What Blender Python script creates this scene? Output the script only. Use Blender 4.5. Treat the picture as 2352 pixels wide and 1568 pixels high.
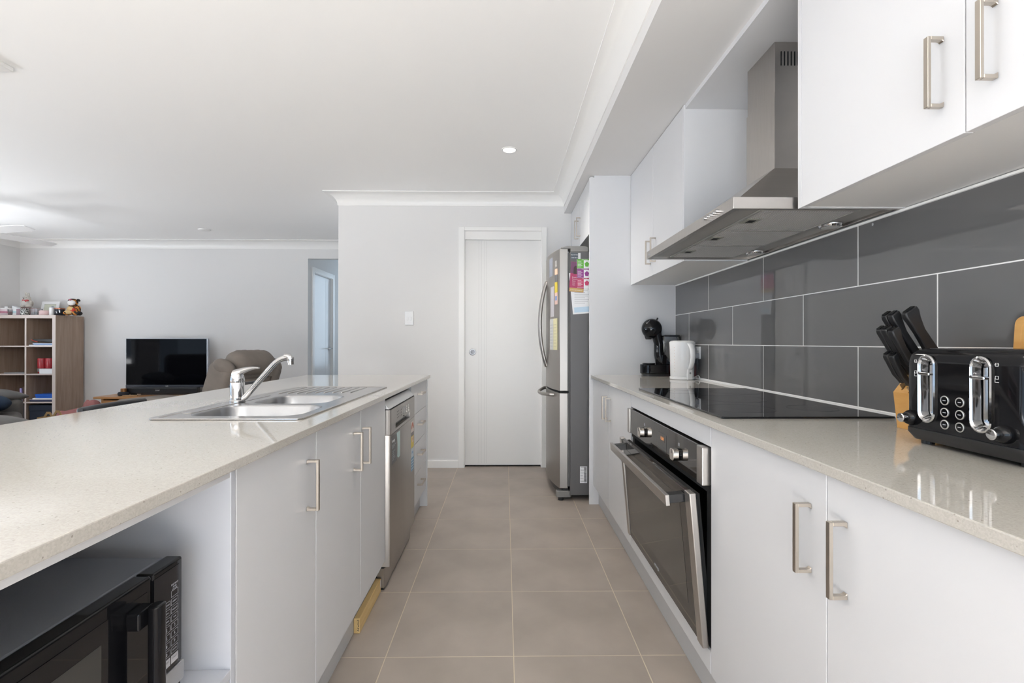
import bpy, bmesh, math, random
from mathutils import Matrix, Vector
random.seed(7)
PI = math.pi
sc = bpy.context.scene
for o in list(bpy.data.objects): bpy.data.objects.remove(o)
COL = sc.collection

# ------------------------------------------------------------------ camera
cam = bpy.data.cameras.new('camera')
cam.sensor_width = 36.0
cam.lens = 36.0 * 1129.46 / 2352
cam.clip_start = 0.02
camo = bpy.data.objects.new('camera', cam); COL.objects.link(camo)
camo.matrix_world = (Matrix.Translation((0, 0, 1.1124)) @ Matrix.Rotation(-0.0141, 4, 'Z')
                     @ Matrix.Rotation(PI/2 + 0.0021, 4, 'X') @ Matrix.Rotation(0.0009, 4, 'Z'))
sc.camera = camo

# ------------------------------------------------------------------ sky, light, exposure
sc.view_settings.view_transform = 'Standard'
sc.view_settings.look = 'None'
sc.view_settings.gamma = 1.0
sc.view_settings.use_curve_mapping = False
sc.view_settings.exposure = 0.2
w = bpy.data.worlds.new('sky'); sc.world = w; w.use_nodes = True
bg = w.node_tree.nodes['Background']
bg.inputs[0].default_value = (0.58, 0.76, 1.0, 1); bg.inputs[1].default_value = 1.0
sc.cycles.max_bounces = 14; sc.cycles.diffuse_bounces = 8; sc.cycles.glossy_bounces = 6
sc.cycles.transmission_bounces = 8; sc.cycles.sample_clamp_indirect = 6.0
sc.cycles.caustics_reflective = False; sc.cycles.caustics_refractive = False
sc.cycles.use_denoising = True

def area(name, loc, aim, sx, sy, power, col):
    l = bpy.data.lights.new(name, 'AREA'); l.shape = 'RECTANGLE'; l.size = sx; l.size_y = sy
    l.energy = power; l.color = col
    o = bpy.data.objects.new(name, l); COL.objects.link(o); o.location = loc
    o.rotation_euler = (Vector(aim) - Vector(loc)).to_track_quat('-Z', 'Z').to_euler()
    return o
# daylight through the openings of the open-plan room (all behind or beside the camera)
area('window_daylight_rear', (-0.7, -3.05, 1.25), (-0.7, 4, 1.25), 3.6, 2.1, 42, (0.66, 0.83, 1.0))
area('window_daylight_left', (-6.36, 1.6, 1.25), (0, 1.6, 1.25), 3.4, 2.1, 16, (0.62, 0.80, 1.0))
area('window_daylight_living', (-6.36, 4.55, 1.45), (0, 4.55, 1.45), 1.5, 1.5, 3, (0.80, 0.90, 1.0))
area('window_daylight_hall', (-2.0, 8.6, 1.5), (-2.4, 5, 1.3), 0.8, 1.6, 8, (0.66, 0.83, 1.0))
# unseen upward fill lights outside the openings, added to brighten the ceiling
area('ceiling_fill_left', (-7.2, 1.6, -0.05), (-6.4, 1.6, 1.5), 3.4, 1.6, 300, (0.98, 0.985, 1.0))
area('ceiling_fill_rear', (-0.7, -3.9, -0.05), (-0.7, -3.1, 1.5), 3.8, 1.6, 220, (0.98, 0.985, 1.0))
area('ceiling_fill_living', (-8.8, 4.55, -0.4), (-6.8, 4.55, 1.6), 3.2, 2.2, 210, (0.98, 0.985, 1.0))
# sun from the left rear, falling on the floor behind the camera and behind the island
sl = bpy.data.lights.new('sun', 'SUN'); sl.energy = 100; sl.angle = 0.01; sl.color = (0.92, 0.965, 1.0)
so = bpy.data.objects.new('sun', sl); COL.objects.link(so)
so.rotation_euler = Vector((0.06, 0.70, -0.715)).to_track_quat('-Z', 'Y').to_euler()

def spot(name, loc, power, col=(1.0, 0.93, 0.84), size=2.5, r=0.05):
    l = bpy.data.lights.new(name, 'SPOT'); l.energy = power; l.color = col
    l.spot_size = size; l.spot_blend = 0.8; l.shadow_soft_size = r
    o = bpy.data.objects.new(name, l); COL.objects.link(o); o.location = loc
    return o

# ------------------------------------------------------------------ materials
MATS = {}
def mat(name, col, rough=0.5, metal=0.0, spec=0.5, noise=None, bump=None, emit=None, trans=0.0, coat=0.0, aniso=None):
    if name in MATS: return MATS[name]
    m = bpy.data.materials.new(name); m.use_nodes = True
    nt = m.node_tree; b = nt.nodes['Principled BSDF']
    c = (*col, 1)
    b.inputs['Base Color'].default_value = c
    b.inputs['Roughness'].default_value = rough
    b.inputs['Metallic'].default_value = metal
    b.inputs['Specular IOR Level'].default_value = spec
    b.inputs['Transmission Weight'].default_value = trans
    b.inputs['Coat Weight'].default_value = coat
    if coat: b.inputs['Coat Roughness'].default_value = 0.03
    if emit:
        b.inputs['Emission Color'].default_value = (*emit[0], 1); b.inputs['Emission Strength'].default_value = emit[1]
    tc = nt.nodes.new('ShaderNodeTexCoord'); mp = nt.nodes.new('ShaderNodeMapping')
    nt.links.new(tc.outputs['Object'], mp.inputs[0])
    if noise:   # (scale, amount, stretch xyz)
        mp.inputs['Scale'].default_value = noise[2] if len(noise) > 2 else (1, 1, 1)
        n = nt.nodes.new('ShaderNodeTexNoise'); n.inputs['Scale'].default_value = noise[0]; n.inputs['Detail'].default_value = 6
        nt.links.new(mp.outputs[0], n.inputs['Vector'])
        r = nt.nodes.new('ShaderNodeMapRange')
        r.inputs['From Min'].default_value = 0.25; r.inputs['From Max'].default_value = 0.75
        r.inputs['To Min'].default_value = 1 - noise[1]; r.inputs['To Max'].default_value = 1 + noise[1]
        nt.links.new(n.outputs[0], r.inputs[0])
        mx = nt.nodes.new('ShaderNodeVectorMath'); mx.operation = 'SCALE'
        mx.inputs[0].default_value = col
        nt.links.new(r.outputs[0], mx.inputs['Scale']); nt.links.new(mx.outputs[0], b.inputs['Base Color'])
    if bump:    # (scale, strength, distance, stretch)
        mp2 = nt.nodes.new('ShaderNodeMapping'); nt.links.new(tc.outputs['Object'], mp2.inputs[0])
        mp2.inputs['Scale'].default_value = bump[3] if len(bump) > 3 else (1, 1, 1)
        n2 = nt.nodes.new('ShaderNodeTexNoise'); n2.inputs['Scale'].default_value = bump[0]; n2.inputs['Detail'].default_value = 4
        nt.links.new(mp2.outputs[0], n2.inputs['Vector'])
        bp = nt.nodes.new('ShaderNodeBump'); bp.inputs['Strength'].default_value = bump[1]; bp.inputs['Distance'].default_value = bump[2]
        nt.links.new(n2.outputs[0], bp.inputs['Height']); nt.links.new(bp.outputs[0], b.inputs['Normal'])
    MATS[name] = m
    return m

def quartz():
    m = mat('quartz_stone', (0.5, 0.47, 0.42), 0.06, spec=0.85)
    nt = m.node_tree; b = nt.nodes['Principled BSDF']
    tc = nt.nodes.new('ShaderNodeTexCoord')
    v = nt.nodes.new('ShaderNodeTexVoronoi'); v.inputs['Scale'].default_value = 420
    nt.links.new(tc.outputs['Object'], v.inputs['Vector'])
    v2 = nt.nodes.new('ShaderNodeTexVoronoi'); v2.inputs['Scale'].default_value = 190
    nt.links.new(tc.outputs['Object'], v2.inputs['Vector'])
    n = nt.nodes.new('ShaderNodeTexNoise'); n.inputs['Scale'].default_value = 55; n.inputs['Detail'].default_value = 5
    nt.links.new(tc.outputs['Object'], n.inputs['Vector'])
    r1 = nt.nodes.new('ShaderNodeValToRGB')
    r1.color_ramp.elements[0].position = 0.0; r1.color_ramp.elements[0].color = (0.465, 0.442, 0.402, 1)
    r1.color_ramp.elements[1].position = 1.0; r1.color_ramp.elements[1].color = (0.53, 0.508, 0.466, 1)
    e = r1.color_ramp.elements.new(0.5); e.color = (0.50, 0.478, 0.436, 1)
    sep = nt.nodes.new('ShaderNodeSeparateColor'); nt.links.new(v.outputs['Color'], sep.inputs[0])
    nt.links.new(sep.outputs[0], r1.inputs[0])
    sep2 = nt.nodes.new('ShaderNodeSeparateColor'); nt.links.new(v2.outputs['Color'], sep2.inputs[0])
    lt = nt.nodes.new('ShaderNodeMath'); lt.operation = 'LESS_THAN'; lt.inputs[1].default_value = 0.05
    nt.links.new(sep2.outputs[1], lt.inputs[0])
    lt2 = nt.nodes.new('ShaderNodeMath'); lt2.operation = 'LESS_THAN'; lt2.inputs[1].default_value = 0.28
    nt.links.new(v2.outputs['Distance'], lt2.inputs[0])
    mu = nt.nodes.new('ShaderNodeMath'); mu.operation = 'MULTIPLY'
    nt.links.new(lt.outputs[0], mu.inputs[0]); nt.links.new(lt2.outputs[0], mu.inputs[1])
    mx = nt.nodes.new('ShaderNodeMix'); mx.data_type = 'RGBA'
    nt.links.new(mu.outputs[0], mx.inputs['Factor']); nt.links.new(r1.outputs[0], mx.inputs['A'])
    mx.inputs['B'].default_value = (0.33, 0.305, 0.27, 1)
    nt.links.new(mx.outputs['Result'], b.inputs['Base Color'])
    return m

def woodmat(name, c1, c2, rough, stretch, scale=6.0):
    if name in MATS: return MATS[name]
    m = mat(name, c1, rough); nt = m.node_tree; b = nt.nodes['Principled BSDF']
    tc = nt.nodes.new('ShaderNodeTexCoord'); mp = nt.nodes.new('ShaderNodeMapping'); mp.inputs['Scale'].default_value = stretch
    nt.links.new(tc.outputs['Object'], mp.inputs[0])
    n = nt.nodes.new('ShaderNodeTexNoise'); n.inputs['Scale'].default_value = scale; n.inputs['Detail'].default_value = 8; n.inputs['Distortion'].default_value = 0.4
    nt.links.new(mp.outputs[0], n.inputs['Vector'])
    r = nt.nodes.new('ShaderNodeValToRGB'); r.color_ramp.elements[0].position = 0.3; r.color_ramp.elements[0].color = (*c1, 1)
    r.color_ramp.elements[1].position = 0.7; r.color_ramp.elements[1].color = (*c2, 1)
    nt.links.new(n.outputs[0], r.inputs[0]); nt.links.new(r.outputs[0], b.inputs['Base Color'])
    return m

def stripes(name, c1, c2, scale, axis='X', rough=0.6, thr=0.5, distort=0.0):
    if name in MATS: return MATS[name]
    m = mat(name, c1, rough); nt = m.node_tree; b = nt.nodes['Principled BSDF']
    tc = nt.nodes.new('ShaderNodeTexCoord')
    wv = nt.nodes.new('ShaderNodeTexWave'); wv.bands_direction = axis; wv.inputs['Scale'].default_value = scale
    wv.inputs['Distortion'].default_value = distort; wv.inputs['Detail Scale'].default_value = 2.0
    nt.links.new(tc.outputs['Object'], wv.inputs['Vector'])
    r = nt.nodes.new('ShaderNodeValToRGB'); r.color_ramp.interpolation = 'CONSTANT'
    r.color_ramp.elements[0].color = (*c1, 1); r.color_ramp.elements[1].position = thr; r.color_ramp.elements[1].color = (*c2, 1)
    nt.links.new(wv.outputs[0], r.inputs[0]); nt.links.new(r.outputs[0], b.inputs['Base Color'])
    return m

WALL = mat('wall_paint', (0.73, 0.725, 0.72), 0.7, spec=0.25, bump=(420, 0.06, 0.001))
CEIL = mat('ceiling_paint', (0.95, 0.95, 0.945), 0.75, spec=0.2, bump=(380, 0.05, 0.001))
TRIM = mat('gloss_trim_paint', (0.84, 0.835, 0.82), 0.3, spec=0.4)
LAM = mat('white_laminate', (0.665, 0.672, 0.69), 0.33, spec=0.4)
CARC = mat('cabinet_board', (0.74, 0.74, 0.74), 0.45)
QTZ = quartz()
FTILE = mat('porcelain_floor_tile', (0.35, 0.305, 0.268), 0.42, spec=0.4, noise=(3.6, 0.15), bump=(60, 0.05, 0.001))
FGROUT = mat('floor_grout', (0.58, 0.51, 0.40), 0.9)
WTILE = mat('glossy_grey_wall_tile', (0.128, 0.128, 0.130), 0.012, spec=0.6, bump=(9, 0.007, 0.01))
WGROUT = mat('white_wall_grout', (0.86, 0.86, 0.85), 0.8)
STEEL = mat('brushed_steel', (0.50, 0.475, 0.45), 0.30, 1.0, noise=(9, 0.06, (1, 30, 1)), bump=(40, 0.06, 0.0005, (1, 1, 40)))
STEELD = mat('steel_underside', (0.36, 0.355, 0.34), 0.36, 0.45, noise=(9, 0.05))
BOWLST = mat('sink_bowl_shaded_steel', (0.34, 0.345, 0.355), 0.30, 1.0, noise=(14, 0.08), bump=(60, 0.04, 0.0005))  # same sink steel made darker, bowl shade put into its colour
KICK = mat('kickboard_shaded_laminate', (0.54, 0.545, 0.555), 0.4)  # white laminate greyed, painting in the shade below the overhanging doors
SINKST = mat('sink_steel', (0.52, 0.51, 0.50), 0.24, 1.0, noise=(14, 0.08), bump=(60, 0.04, 0.0005))
FRIDGEF = mat('fridge_steel_front', (0.37, 0.35, 0.33), 0.38, 1.0, bump=(40, 0.06, 0.0005, (1, 40, 1)))
FRIDGES = mat('fridge_grey_side', (0.115, 0.113, 0.115), 0.42, 0.1, spec=0.5)
DWST = mat('dishwasher_steel', (0.45, 0.425, 0.40), 0.36, 1.0, noise=(5, 0.08, (1, 1, 0.3)), bump=(40, 0.05, 0.0005, (1, 40, 1)))
CHROME = mat('chrome', (0.58, 0.58, 0.585), 0.05, 1.0)
NICK = mat('brushed_nickel', (0.53, 0.48, 0.42), 0.33, 1.0)
BLKGL = mat('black_glass', (0.006, 0.006, 0.007), 0.02, spec=0.5)
OVGL = mat('oven_glass', (0.022, 0.019, 0.016), 0.03, spec=0.5)
BLK = mat('black_gloss_plastic', (0.006, 0.006, 0.007), 0.06, spec=0.35)
BLKM = mat('black_matt_plastic', (0.015, 0.015, 0.016), 0.38)
DARK = mat('dark_cavity', (0.006, 0.006, 0.006), 0.8)
GREYP = mat('grey_plastic', (0.22, 0.215, 0.21), 0.4)
WPL = mat('white_plastic', (0.83, 0.83, 0.83), 0.22)
PINE = woodmat('pine_timber', (0.62, 0.42, 0.17), (0.70, 0.52, 0.25), 0.55, (20, 1.2, 20), 3)
OAK = woodmat('shelf_oak', (0.31, 0.225, 0.17), (0.42, 0.32, 0.25), 0.5, (9, 9, 0.7), 4)
OAKE = mat('shelf_pale_edge', (0.60, 0.52, 0.48), 0.45)
HONEY = woodmat('honey_wood', (0.36, 0.165, 0.05), (0.46, 0.23, 0.085), 0.35, (1.2, 14, 14), 4)
BAMBOO = woodmat('bamboo_board', (0.60, 0.31, 0.085), (0.70, 0.40, 0.13), 0.45, (10, 1.5, 10), 4)
TAUPE = mat('taupe_suede', (0.205, 0.175, 0.150), 0.85, noise=(6, 0.14), bump=(18, 0.25, 0.01))
BRWN = mat('dark_grey_leather', (0.085, 0.078, 0.072), 0.5, noise=(6, 0.12), bump=(25, 0.2, 0.005))
NAVY = mat('navy_fabric', (0.012, 0.030, 0.062), 0.85)
LEATH = mat('black_leather', (0.014, 0.015, 0.018), 0.38)
PAPER = mat('white_paper', (0.82, 0.83, 0.85), 0.7)
INK = mat('print_ink_dark', (0.05, 0.05, 0.055), 0.6)
GREYINK = mat('print_ink_grey', (0.42, 0.43, 0.46), 0.6)
WINK = mat('print_ink_white', (0.80, 0.80, 0.80), 0.5)
def flat(n, c, r=0.55): return mat(n, c, r)
# ------------------------------------------------------------------ mesh helpers
class MB:
    def __init__(s): s.v = []; s.f = []
    def add(s, vs, fs):
        b = len(s.v); s.v += [tuple(p) for p in vs]; s.f += [tuple(i + b for i in q) for q in fs]; return s
    def box(s, x0, x1, y0, y1, z0, z1):
        return s.add([(x0,y0,z0),(x1,y0,z0),(x1,y1,z0),(x0,y1,z0),(x0,y0,z1),(x1,y0,z1),(x1,y1,z1),(x0,y1,z1)],
                     [(0,3,2,1),(4,5,6,7),(0,1,5,4),(1,2,6,5),(2,3,7,6),(3,0,4,7)])
    def prism(s, poly, axis, a, b):          # polygon in the two other axes, extruded along axis
        def P(p, t): return {'x': (t, p[0], p[1]), 'y': (p[0], t, p[1]), 'z': (p[0], p[1], t)}[axis]
        n = len(poly)
        return s.add([P(p, a) for p in poly] + [P(p, b) for p in poly],
                     [tuple(range(n))[::-1], tuple(range(n, 2*n))] + [(i, (i+1) % n, n+(i+1) % n, n+i) for i in range(n)])
    def loft(s, rings, cap=True):
        n = len(rings[0]); b = []
        vs = [p for r in rings for p in r]
        fs = [(k*n+i, k*n+(i+1) % n, (k+1)*n+(i+1) % n, (k+1)*n+i) for k in range(len(rings)-1) for i in range(n)]
        if cap: fs += [tuple(range(n))[::-1], tuple(range((len(rings)-1)*n, len(rings)*n))]
        return s.add(vs, fs)
    def cyl(s, p0, p1, r0, r1=None, n=20, cap=True):
        return s.tube([p0, p1], [r0, r0 if r1 is None else r1], n, cap)
    def tube(s, pts, r, n=10, cap=True):
        pts = [Vector(p) for p in pts]; rs = r if isinstance(r, (list, tuple)) else [r]*len(pts)
        rings = []; prev = None
        for i, p in enumerate(pts):
            d = (pts[min(i+1, len(pts)-1)] - pts[max(i-1, 0)]).normalized()
            if prev is None:
                u = d.orthogonal().normalized()
            else:
                u = (prev - d*prev.dot(d)).normalized()
            prev = u; v = d.cross(u)
            rings.append([p + (u*math.cos(2*PI*k/n) + v*math.sin(2*PI*k/n))*rs[i] for k in range(n)])
        return s.loft(rings, cap)
    def lathe(s, prof, c, n=28, sx=1.0, sy=1.0):   # prof: (r, z) upwards
        return s.loft([[(c[0]+r*sx*math.cos(2*PI*k/n), c[1]+r*sy*math.sin(2*PI*k/n), c[2]+z) for k in range(n)] for r, z in prof])
    def ell(s, c, r, n=20, m=12, R=None):
        rings = []
        for j in range(m+1):
            t = -PI/2 + PI*j/m; q = max(math.cos(t), 1e-3)
            ring = []
            for k in range(n):
                p = Vector((r[0]*q*math.cos(2*PI*k/n), r[1]*q*math.sin(2*PI*k/n), r[2]*math.sin(t)))
                if R: p = R @ p
                ring.append(p + Vector(c))
            rings.append(ring)
        return s.loft(rings)
    def xf(s, M):
        s.v = [tuple(M @ Vector(p)) for p in s.v]; return s

def thing(name, label, cat, loc=(0, 0, 0), group=None, rot=0.0):
    o = bpy.data.objects.new(name, None); COL.objects.link(o); o.location = loc; o.rotation_euler = (0, 0, rot)
    o.empty_display_size = 0.05
    o['label'] = label; o['category'] = cat
    if group: o['group'] = group
    return o
def tag(o, label, cat, group=None):
    o['label'] = label; o['category'] = cat
    if group: o['group'] = group
    return o
def _parent(o, parent, local):
    o.parent = parent
    if not local:
        r = parent; M = Matrix()
        chain = []
        while r: chain.append(r); r = r.parent
        for q in reversed(chain):
            M = M @ q.matrix_parent_inverse @ q.matrix_basis if q.parent else q.matrix_basis.copy()
        o.matrix_parent_inverse = M.inverted()
def mk(name, mb, m, parent=None, bev=0.0, seg=2, smooth=False, local=False, label=None, remesh=0.0, sub=0):
    me = bpy.data.meshes.new(name)
    me.from_pydata([tuple(p) for p in mb.v], [], mb.f)
    bm = bmesh.new(); bm.from_mesh(me); bmesh.ops.recalc_face_normals(bm, faces=bm.faces); bm.to_mesh(me); bm.free()
    me.materials.append(m)
    if smooth:
        for p in me.polygons: p.use_smooth = True
        if smooth != 'all':
            me.set_sharp_from_angle(angle=math.radians(38))
    o = bpy.data.objects.new(name, me); COL.objects.link(o)
    if parent is not None: _parent(o, parent, local)
    if remesh:
        r = o.modifiers.new('r', 'REMESH'); r.mode = 'VOXEL'; r.voxel_size = remesh; r.use_smooth_shade = True
        q = o.modifiers.new('s', 'SMOOTH'); q.iterations = 3
    if bev:
        b = o.modifiers.new('b', 'BEVEL'); b.width = bev; b.segments = seg; b.limit_method = 'ANGLE'; b.angle_limit = math.radians(40)
        b.harden_normals = False
    if sub:
        b = o.modifiers.new('u', 'SUBSURF'); b.levels = sub; b.render_levels = sub
    if label: o['label'] = label
    return o
def bx(name, d, m, parent=None, bev=0.0, **k):
    return mk(name, MB().box(*d), m, parent, bev, **k)
def struct(o):
    o['kind'] = 'structure'; return o
def copy_tree(o, parent=None):
    c = o.copy(); COL.objects.link(c)
    if parent is not None: c.parent = parent
    for ch in list(o.children): copy_tree(ch, c)
    return c
def rotm(axis, ang, pivot):
    return Matrix.Translation(pivot) @ Matrix.Rotation(ang, 4, axis) @ Matrix.Translation([-q for q in pivot])
def text(name, s, m, M, size, parent=None, align='CENTER', th=0.0003, label=None):
    """lettering as thin raised mesh; M maps the text plane (x right, y up, z towards the reader)"""
    cu = bpy.data.curves.new(name, 'FONT'); cu.body = s; cu.size = size; cu.align_x = align; cu.align_y = 'CENTER'
    cu.extrude = th; cu.resolution_u = 2
    to = bpy.data.objects.new(name, cu); COL.objects.link(to)
    dg = bpy.context.evaluated_depsgraph_get(); me = bpy.data.meshes.new_from_object(to.evaluated_get(dg))
    bpy.data.objects.remove(to); bpy.data.curves.remove(cu)
    me.transform(M); me.materials.clear(); me.materials.append(m)
    o = bpy.data.objects.new(name, me); COL.objects.link(o)
    if parent is not None: _parent(o, parent, False)
    if label: o['label'] = label
    return o
def frame(p, right, up):   # text frame
    r = Vector(right).normalized(); u = Vector(up).normalized(); n = r.cross(u)
    M = Matrix((r, u, n)).transposed().to_4x4(); M.translation = Vector(p); return M
def rbox2(x0, x1, y0, y1, r, n=6):     # rounded rectangle outline
    pts = []
    for cx, cy, a0 in ((x1-r, y1-r, 0), (x0+r, y1-r, PI/2), (x0+r, y0+r, PI), (x1-r, y0+r, 1.5*PI)):
        for k in range(n+1):
            a = a0 + PI/2*k/n; pts.append((cx+r*math.cos(a), cy+r*math.sin(a)))
    return pts
def handle_v(name, parent, xf, y, z0, z1, side, m=None, w=0.011, proj=0.033):
    """upright D pull; side = -1: the door faces -X, +1: faces +X"""
    mb = MB(); s = side; t = 0.007
    a, b = sorted((xf + s*(proj-t), xf + s*proj))
    mb.box(a, b, y-w/2, y+w/2, z0, z1)
    for za, zb, up in ((z0, z0+t, 1), (z1-t, z1, -1)):
        zi = zb if up == 1 else za; zo = za if up == 1 else zb
        # leg that flares where it meets the door
        prof = [(xf+s*(proj-t), zo), (xf+s*0.0006, zo), (xf+s*0.0006, zi+up*0.004), (xf+s*0.004, zi+up*0.001), (xf+s*0.008, zi), (xf+s*(proj-t), zi)]
        mb.prism(prof, 'y', y-w/2, y+w/2)
    return mk(name, mb, m or NICK, parent, 0.0008, 1)
def handle_h(name, parent, xf, y0, y1, z, side, w=0.011, proj=0.033):
    mb = MB(); s = side; t = 0.007
    a, b = sorted((xf + s*(proj-t), xf + s*proj))
    mb.box(a, b, y0, y1, z-w/2, z+w/2)
    c, d = sorted((xf + s*0.0006, xf + s*(proj-t)))
    for ya in (y0, y1-t): mb.box(c, d, ya, ya+t, z-w/2, z+w/2)
    return mk(name, mb, NICK, parent, 0.0008, 1)
def slab_hole(x0, x1, y0, y1, hx0, hx1, hy0, hy1, z0, z1):
    xs = [x0, hx0, hx1, x1]; ys = [y0, hy0, hy1, y1]; mb = MB()
    V = [(x, y, z) for z in (z0, z1) for y in ys for x in xs]
    I = lambda i, j, k: k*16 + j*4 + i
    F = []
    for j in range(3):
        for i in range(3):
            if i == 1 and j == 1: continue
            F.append((I(i,j,1), I(i+1,j,1), I(i+1,j+1,1), I(i,j+1,1)))
            F.append((I(i,j,0), I(i,j+1,0), I(i+1,j+1,0), I(i+1,j,0)))
    for i in range(3):
        F.append((I(i,0,0), I(i+1,0,0), I(i+1,0,1), I(i,0,1))); F.append((I(i,3,0), I(i,3,1), I(i+1,3,1), I(i+1,3,0)))
        F.append((I(0,i,0), I(0,i,1), I(0,i+1,1), I(0,i+1,0))); F.append((I(3,i,0), I(3,i+1,0), I(3,i+1,1), I(3,i,1)))
    F += [(I(1,1,0), I(1,1,1), I(2,1,1), I(2,1,0)), (I(1,2,0), I(2,2,0), I(2,2,1), I(1,2,1)),
          (I(1,1,0), I(1,2,0), I(1,2,1), I(1,1,1)), (I(2,1,0), I(2,1,1), I(2,2,1), I(2,2,0))]
    return mb.add(V, F)
def sweep_profile(path, prof, right=True, closed=False):
    """sweep (offset, z) profile along a 2-D path; offset grows to the right of travel"""
    P = [Vector(p) for p in path]; n = len(P); rings = []
    for i in range(n):
        d0 = (P[i]-P[i-1]).normalized() if i else (P[1]-P[0]).normalized()
        d1 = (P[i+1]-P[i]).normalized() if i < n-1 else d0
        n0 = Vector((d0.y, -d0.x)); n1 = Vector((d1.y, -d1.x))
        if not right: n0 = -n0; n1 = -n1
        m = (n0+n1); m = m/(m.dot(n0)) if m.length > 1e-6 else n0
        rings.append([(P[i].x+m.x*o, P[i].y+m.y*o, z) for o, z in prof])
    return MB().loft(rings)
# ------------------------------------------------------------------ room shell
XW, YF, YL, HC = 1.1755, 4.384, 6.45, 2.43
def boxes(*bs):
    mb = MB()
    for b in bs: mb.box(*b)
    return mb
floor = struct(bx('floor', (-6.39, 1.30, -3.11, 8.75, -0.12, -0.0005), FGROUT))
P0, T = 0.453, 0.4494
def tile_mesh(hx, hy):
    mb = MB(); c = 0.0005
    lo = [(-hx,-hy,-0.0095),(hx,-hy,-0.0095),(hx,hy,-0.0095),(-hx,hy,-0.0095)]
    mid = [(x,y,-c) for x,y,_ in lo]; top = [(x-math.copysign(c,x), y-math.copysign(c,y), 0) for x,y,_ in lo]
    return mb.loft([[(x,y,-0.0095) for x,y,_ in lo], mid, top])
proto = None
rest = MB()
for i in range(-14, 3):
    for j in range(-11, 16):
        cx = 0.0314 + (i+0.5)*P0; cy = 1.7467 + (j+0.5)*P0
        if cx + T/2 > 1.30 or cx - T/2 < -6.35 or cy < -2.9: continue
        if cx > -1.45 and cy - T/2 < 4.384 and -4 <= j:
            if cy + T/2 > 4.43: hy = None
            if proto is None:
                proto = mk('tile', tile_mesh(T/2, T/2), FTILE, floor); o = proto
            else:
                o = proto.copy(); COL.objects.link(o); o.parent = floor
            o.location = (cx, cy, 0)
        else:
            t = tile_mesh(T/2, T/2); rest.add([(x+cx, y+cy, z) for x, y, z in t.v], t.f)
r_ = mk('tile_field', rest, FTILE, floor); r_['kind'] = 'stuff'

struct(bx('ceiling', (-6.39, 1.30, -3.11, 8.75, HC, HC+0.1), CEIL))
wr = struct(bx('wall_right', (1.187, 1.30, -3.0, YF+0.1, 0, HC), WALL))
bed = bx('grout_bed', (1.17585, 1.1875, -1.2, 3.377, 0.889, 1.5085), WGROUT, wr)
# glazed splashback tiles, running bond 600 x 200
tw, th = 0.602, 0.201
tp = {}
def wtile(y0, y1, row):
    k = round(y1-y0, 4)
    z0 = 0.899 + row*th + 0.0017; z1 = z0 + th - 0.0034
    if k not in tp:
        c = 0.0003; a = (y1-y0)/2; b = (z1-z0)/2
        r0 = [(0.008,-a,-b),(0.008,a,-b),(0.008,a,b),(0.008,-a,b)]
        r1 = [(c,y,z) for _,y,z in r0]; r2 = [(0, y-math.copysign(c,y), z-math.copysign(c,z)) for _,y,z in r0]
        o = mk('tile', MB().loft([r0, r1, r2]), WTILE, wr); tp[k] = o
    else:
        o = tp[k].copy(); COL.objects.link(o); o.parent = wr
    o.location = (XW, (y0+y1)/2, (z0+z1)/2)
for row in range(3):
    y = 1.6215 + (0.301 if row == 1 else 0) - 6*tw
    while y < 3.375:
        a, b = max(y+0.002, -1.2), min(y+tw-0.002, 3.374)
        if b-a > 0.02: wtile(a, b, row)
        y += tw
bx('sealant', (1.169, 1.1768, -1.2, 3.377, 0.8885, 0.8975), WGROUT, wr, 0.002)
bx('sealant', (1.1700, 1.1768, -1.2, 3.377, 1.5005, 1.5082), WGROUT, wr, 0.002)

DX0, DX1, DZ = -0.358, 0.321, 2.104
wf = struct(mk('wall_far', boxes((-1.48, DX0-0.012, YF, YF+0.09, 0, HC), (DX1+0.012, 1.187, YF, YF+0.09, 0, HC),
      (DX0-0.012, DX1+0.012, YF, YF+0.09, DZ+0.012, HC), (-1.48, -1.39, YF+0.09, 8.6, 0, HC)), WALL))
struct(mk('wall_living', boxes((-6.28, -2.572, YL, YL+0.1, 0, HC), (-2.572, -1.48, YL, YL+0.1, 2.205, HC)), WALL))
struct(mk('wall_hall', boxes((-2.68, -2.572, YL+0.1, 6.63, 0, HC), (-2.68, -2.572, 7.36, 8.6, 0, HC),
      (-2.68, -2.572, 6.63, 7.36, 2.06, HC), (-2.68, -1.39, 8.65, 8.75, 0, HC)), WALL))
struct(mk('wall_left', boxes((-6.39, -6.28, -3.11, 0.0, 0, HC), (-6.39, -6.28, 3.3, 3.8, 0, HC), (-6.39, -6.28, 5.3, YL+0.1, 0, HC), (-6.39, -6.28, 3.8, 5.3, 0, 0.7), (-6.39, -6.28, 3.8, 5.3, 2.2, HC),
      (-6.39, -6.28, 0.0, 3.3, 2.25, HC), (-6.39, -6.28, 0.0, 3.3, 0, 0.1)), WALL))
struct(mk('wall_rear', boxes((-6.28, -2.5, -3.11, -3.0, 0, HC), (1.1, 1.30, -3.11, -3.0, 0, HC), (-2.5, 1.1, -3.11, -3.0, 2.3, HC)), WALL))
GR = mat('window_frame_paint', (0.75, 0.75, 0.74), 0.4)
struct(mk('window_1', boxes((-6.36, -6.30, 0.0, 0.05, 0.1, 2.25), (-6.36, -6.30, 3.25, 3.3, 0.1, 2.25), (-6.36, -6.30, 1.62, 1.68, 0.1, 2.25),
      (-6.36, -6.30, 0.05, 3.25, 0.1, 0.15), (-6.36, -6.30, 0.05, 3.25, 2.2, 2.25)), GR))
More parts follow.
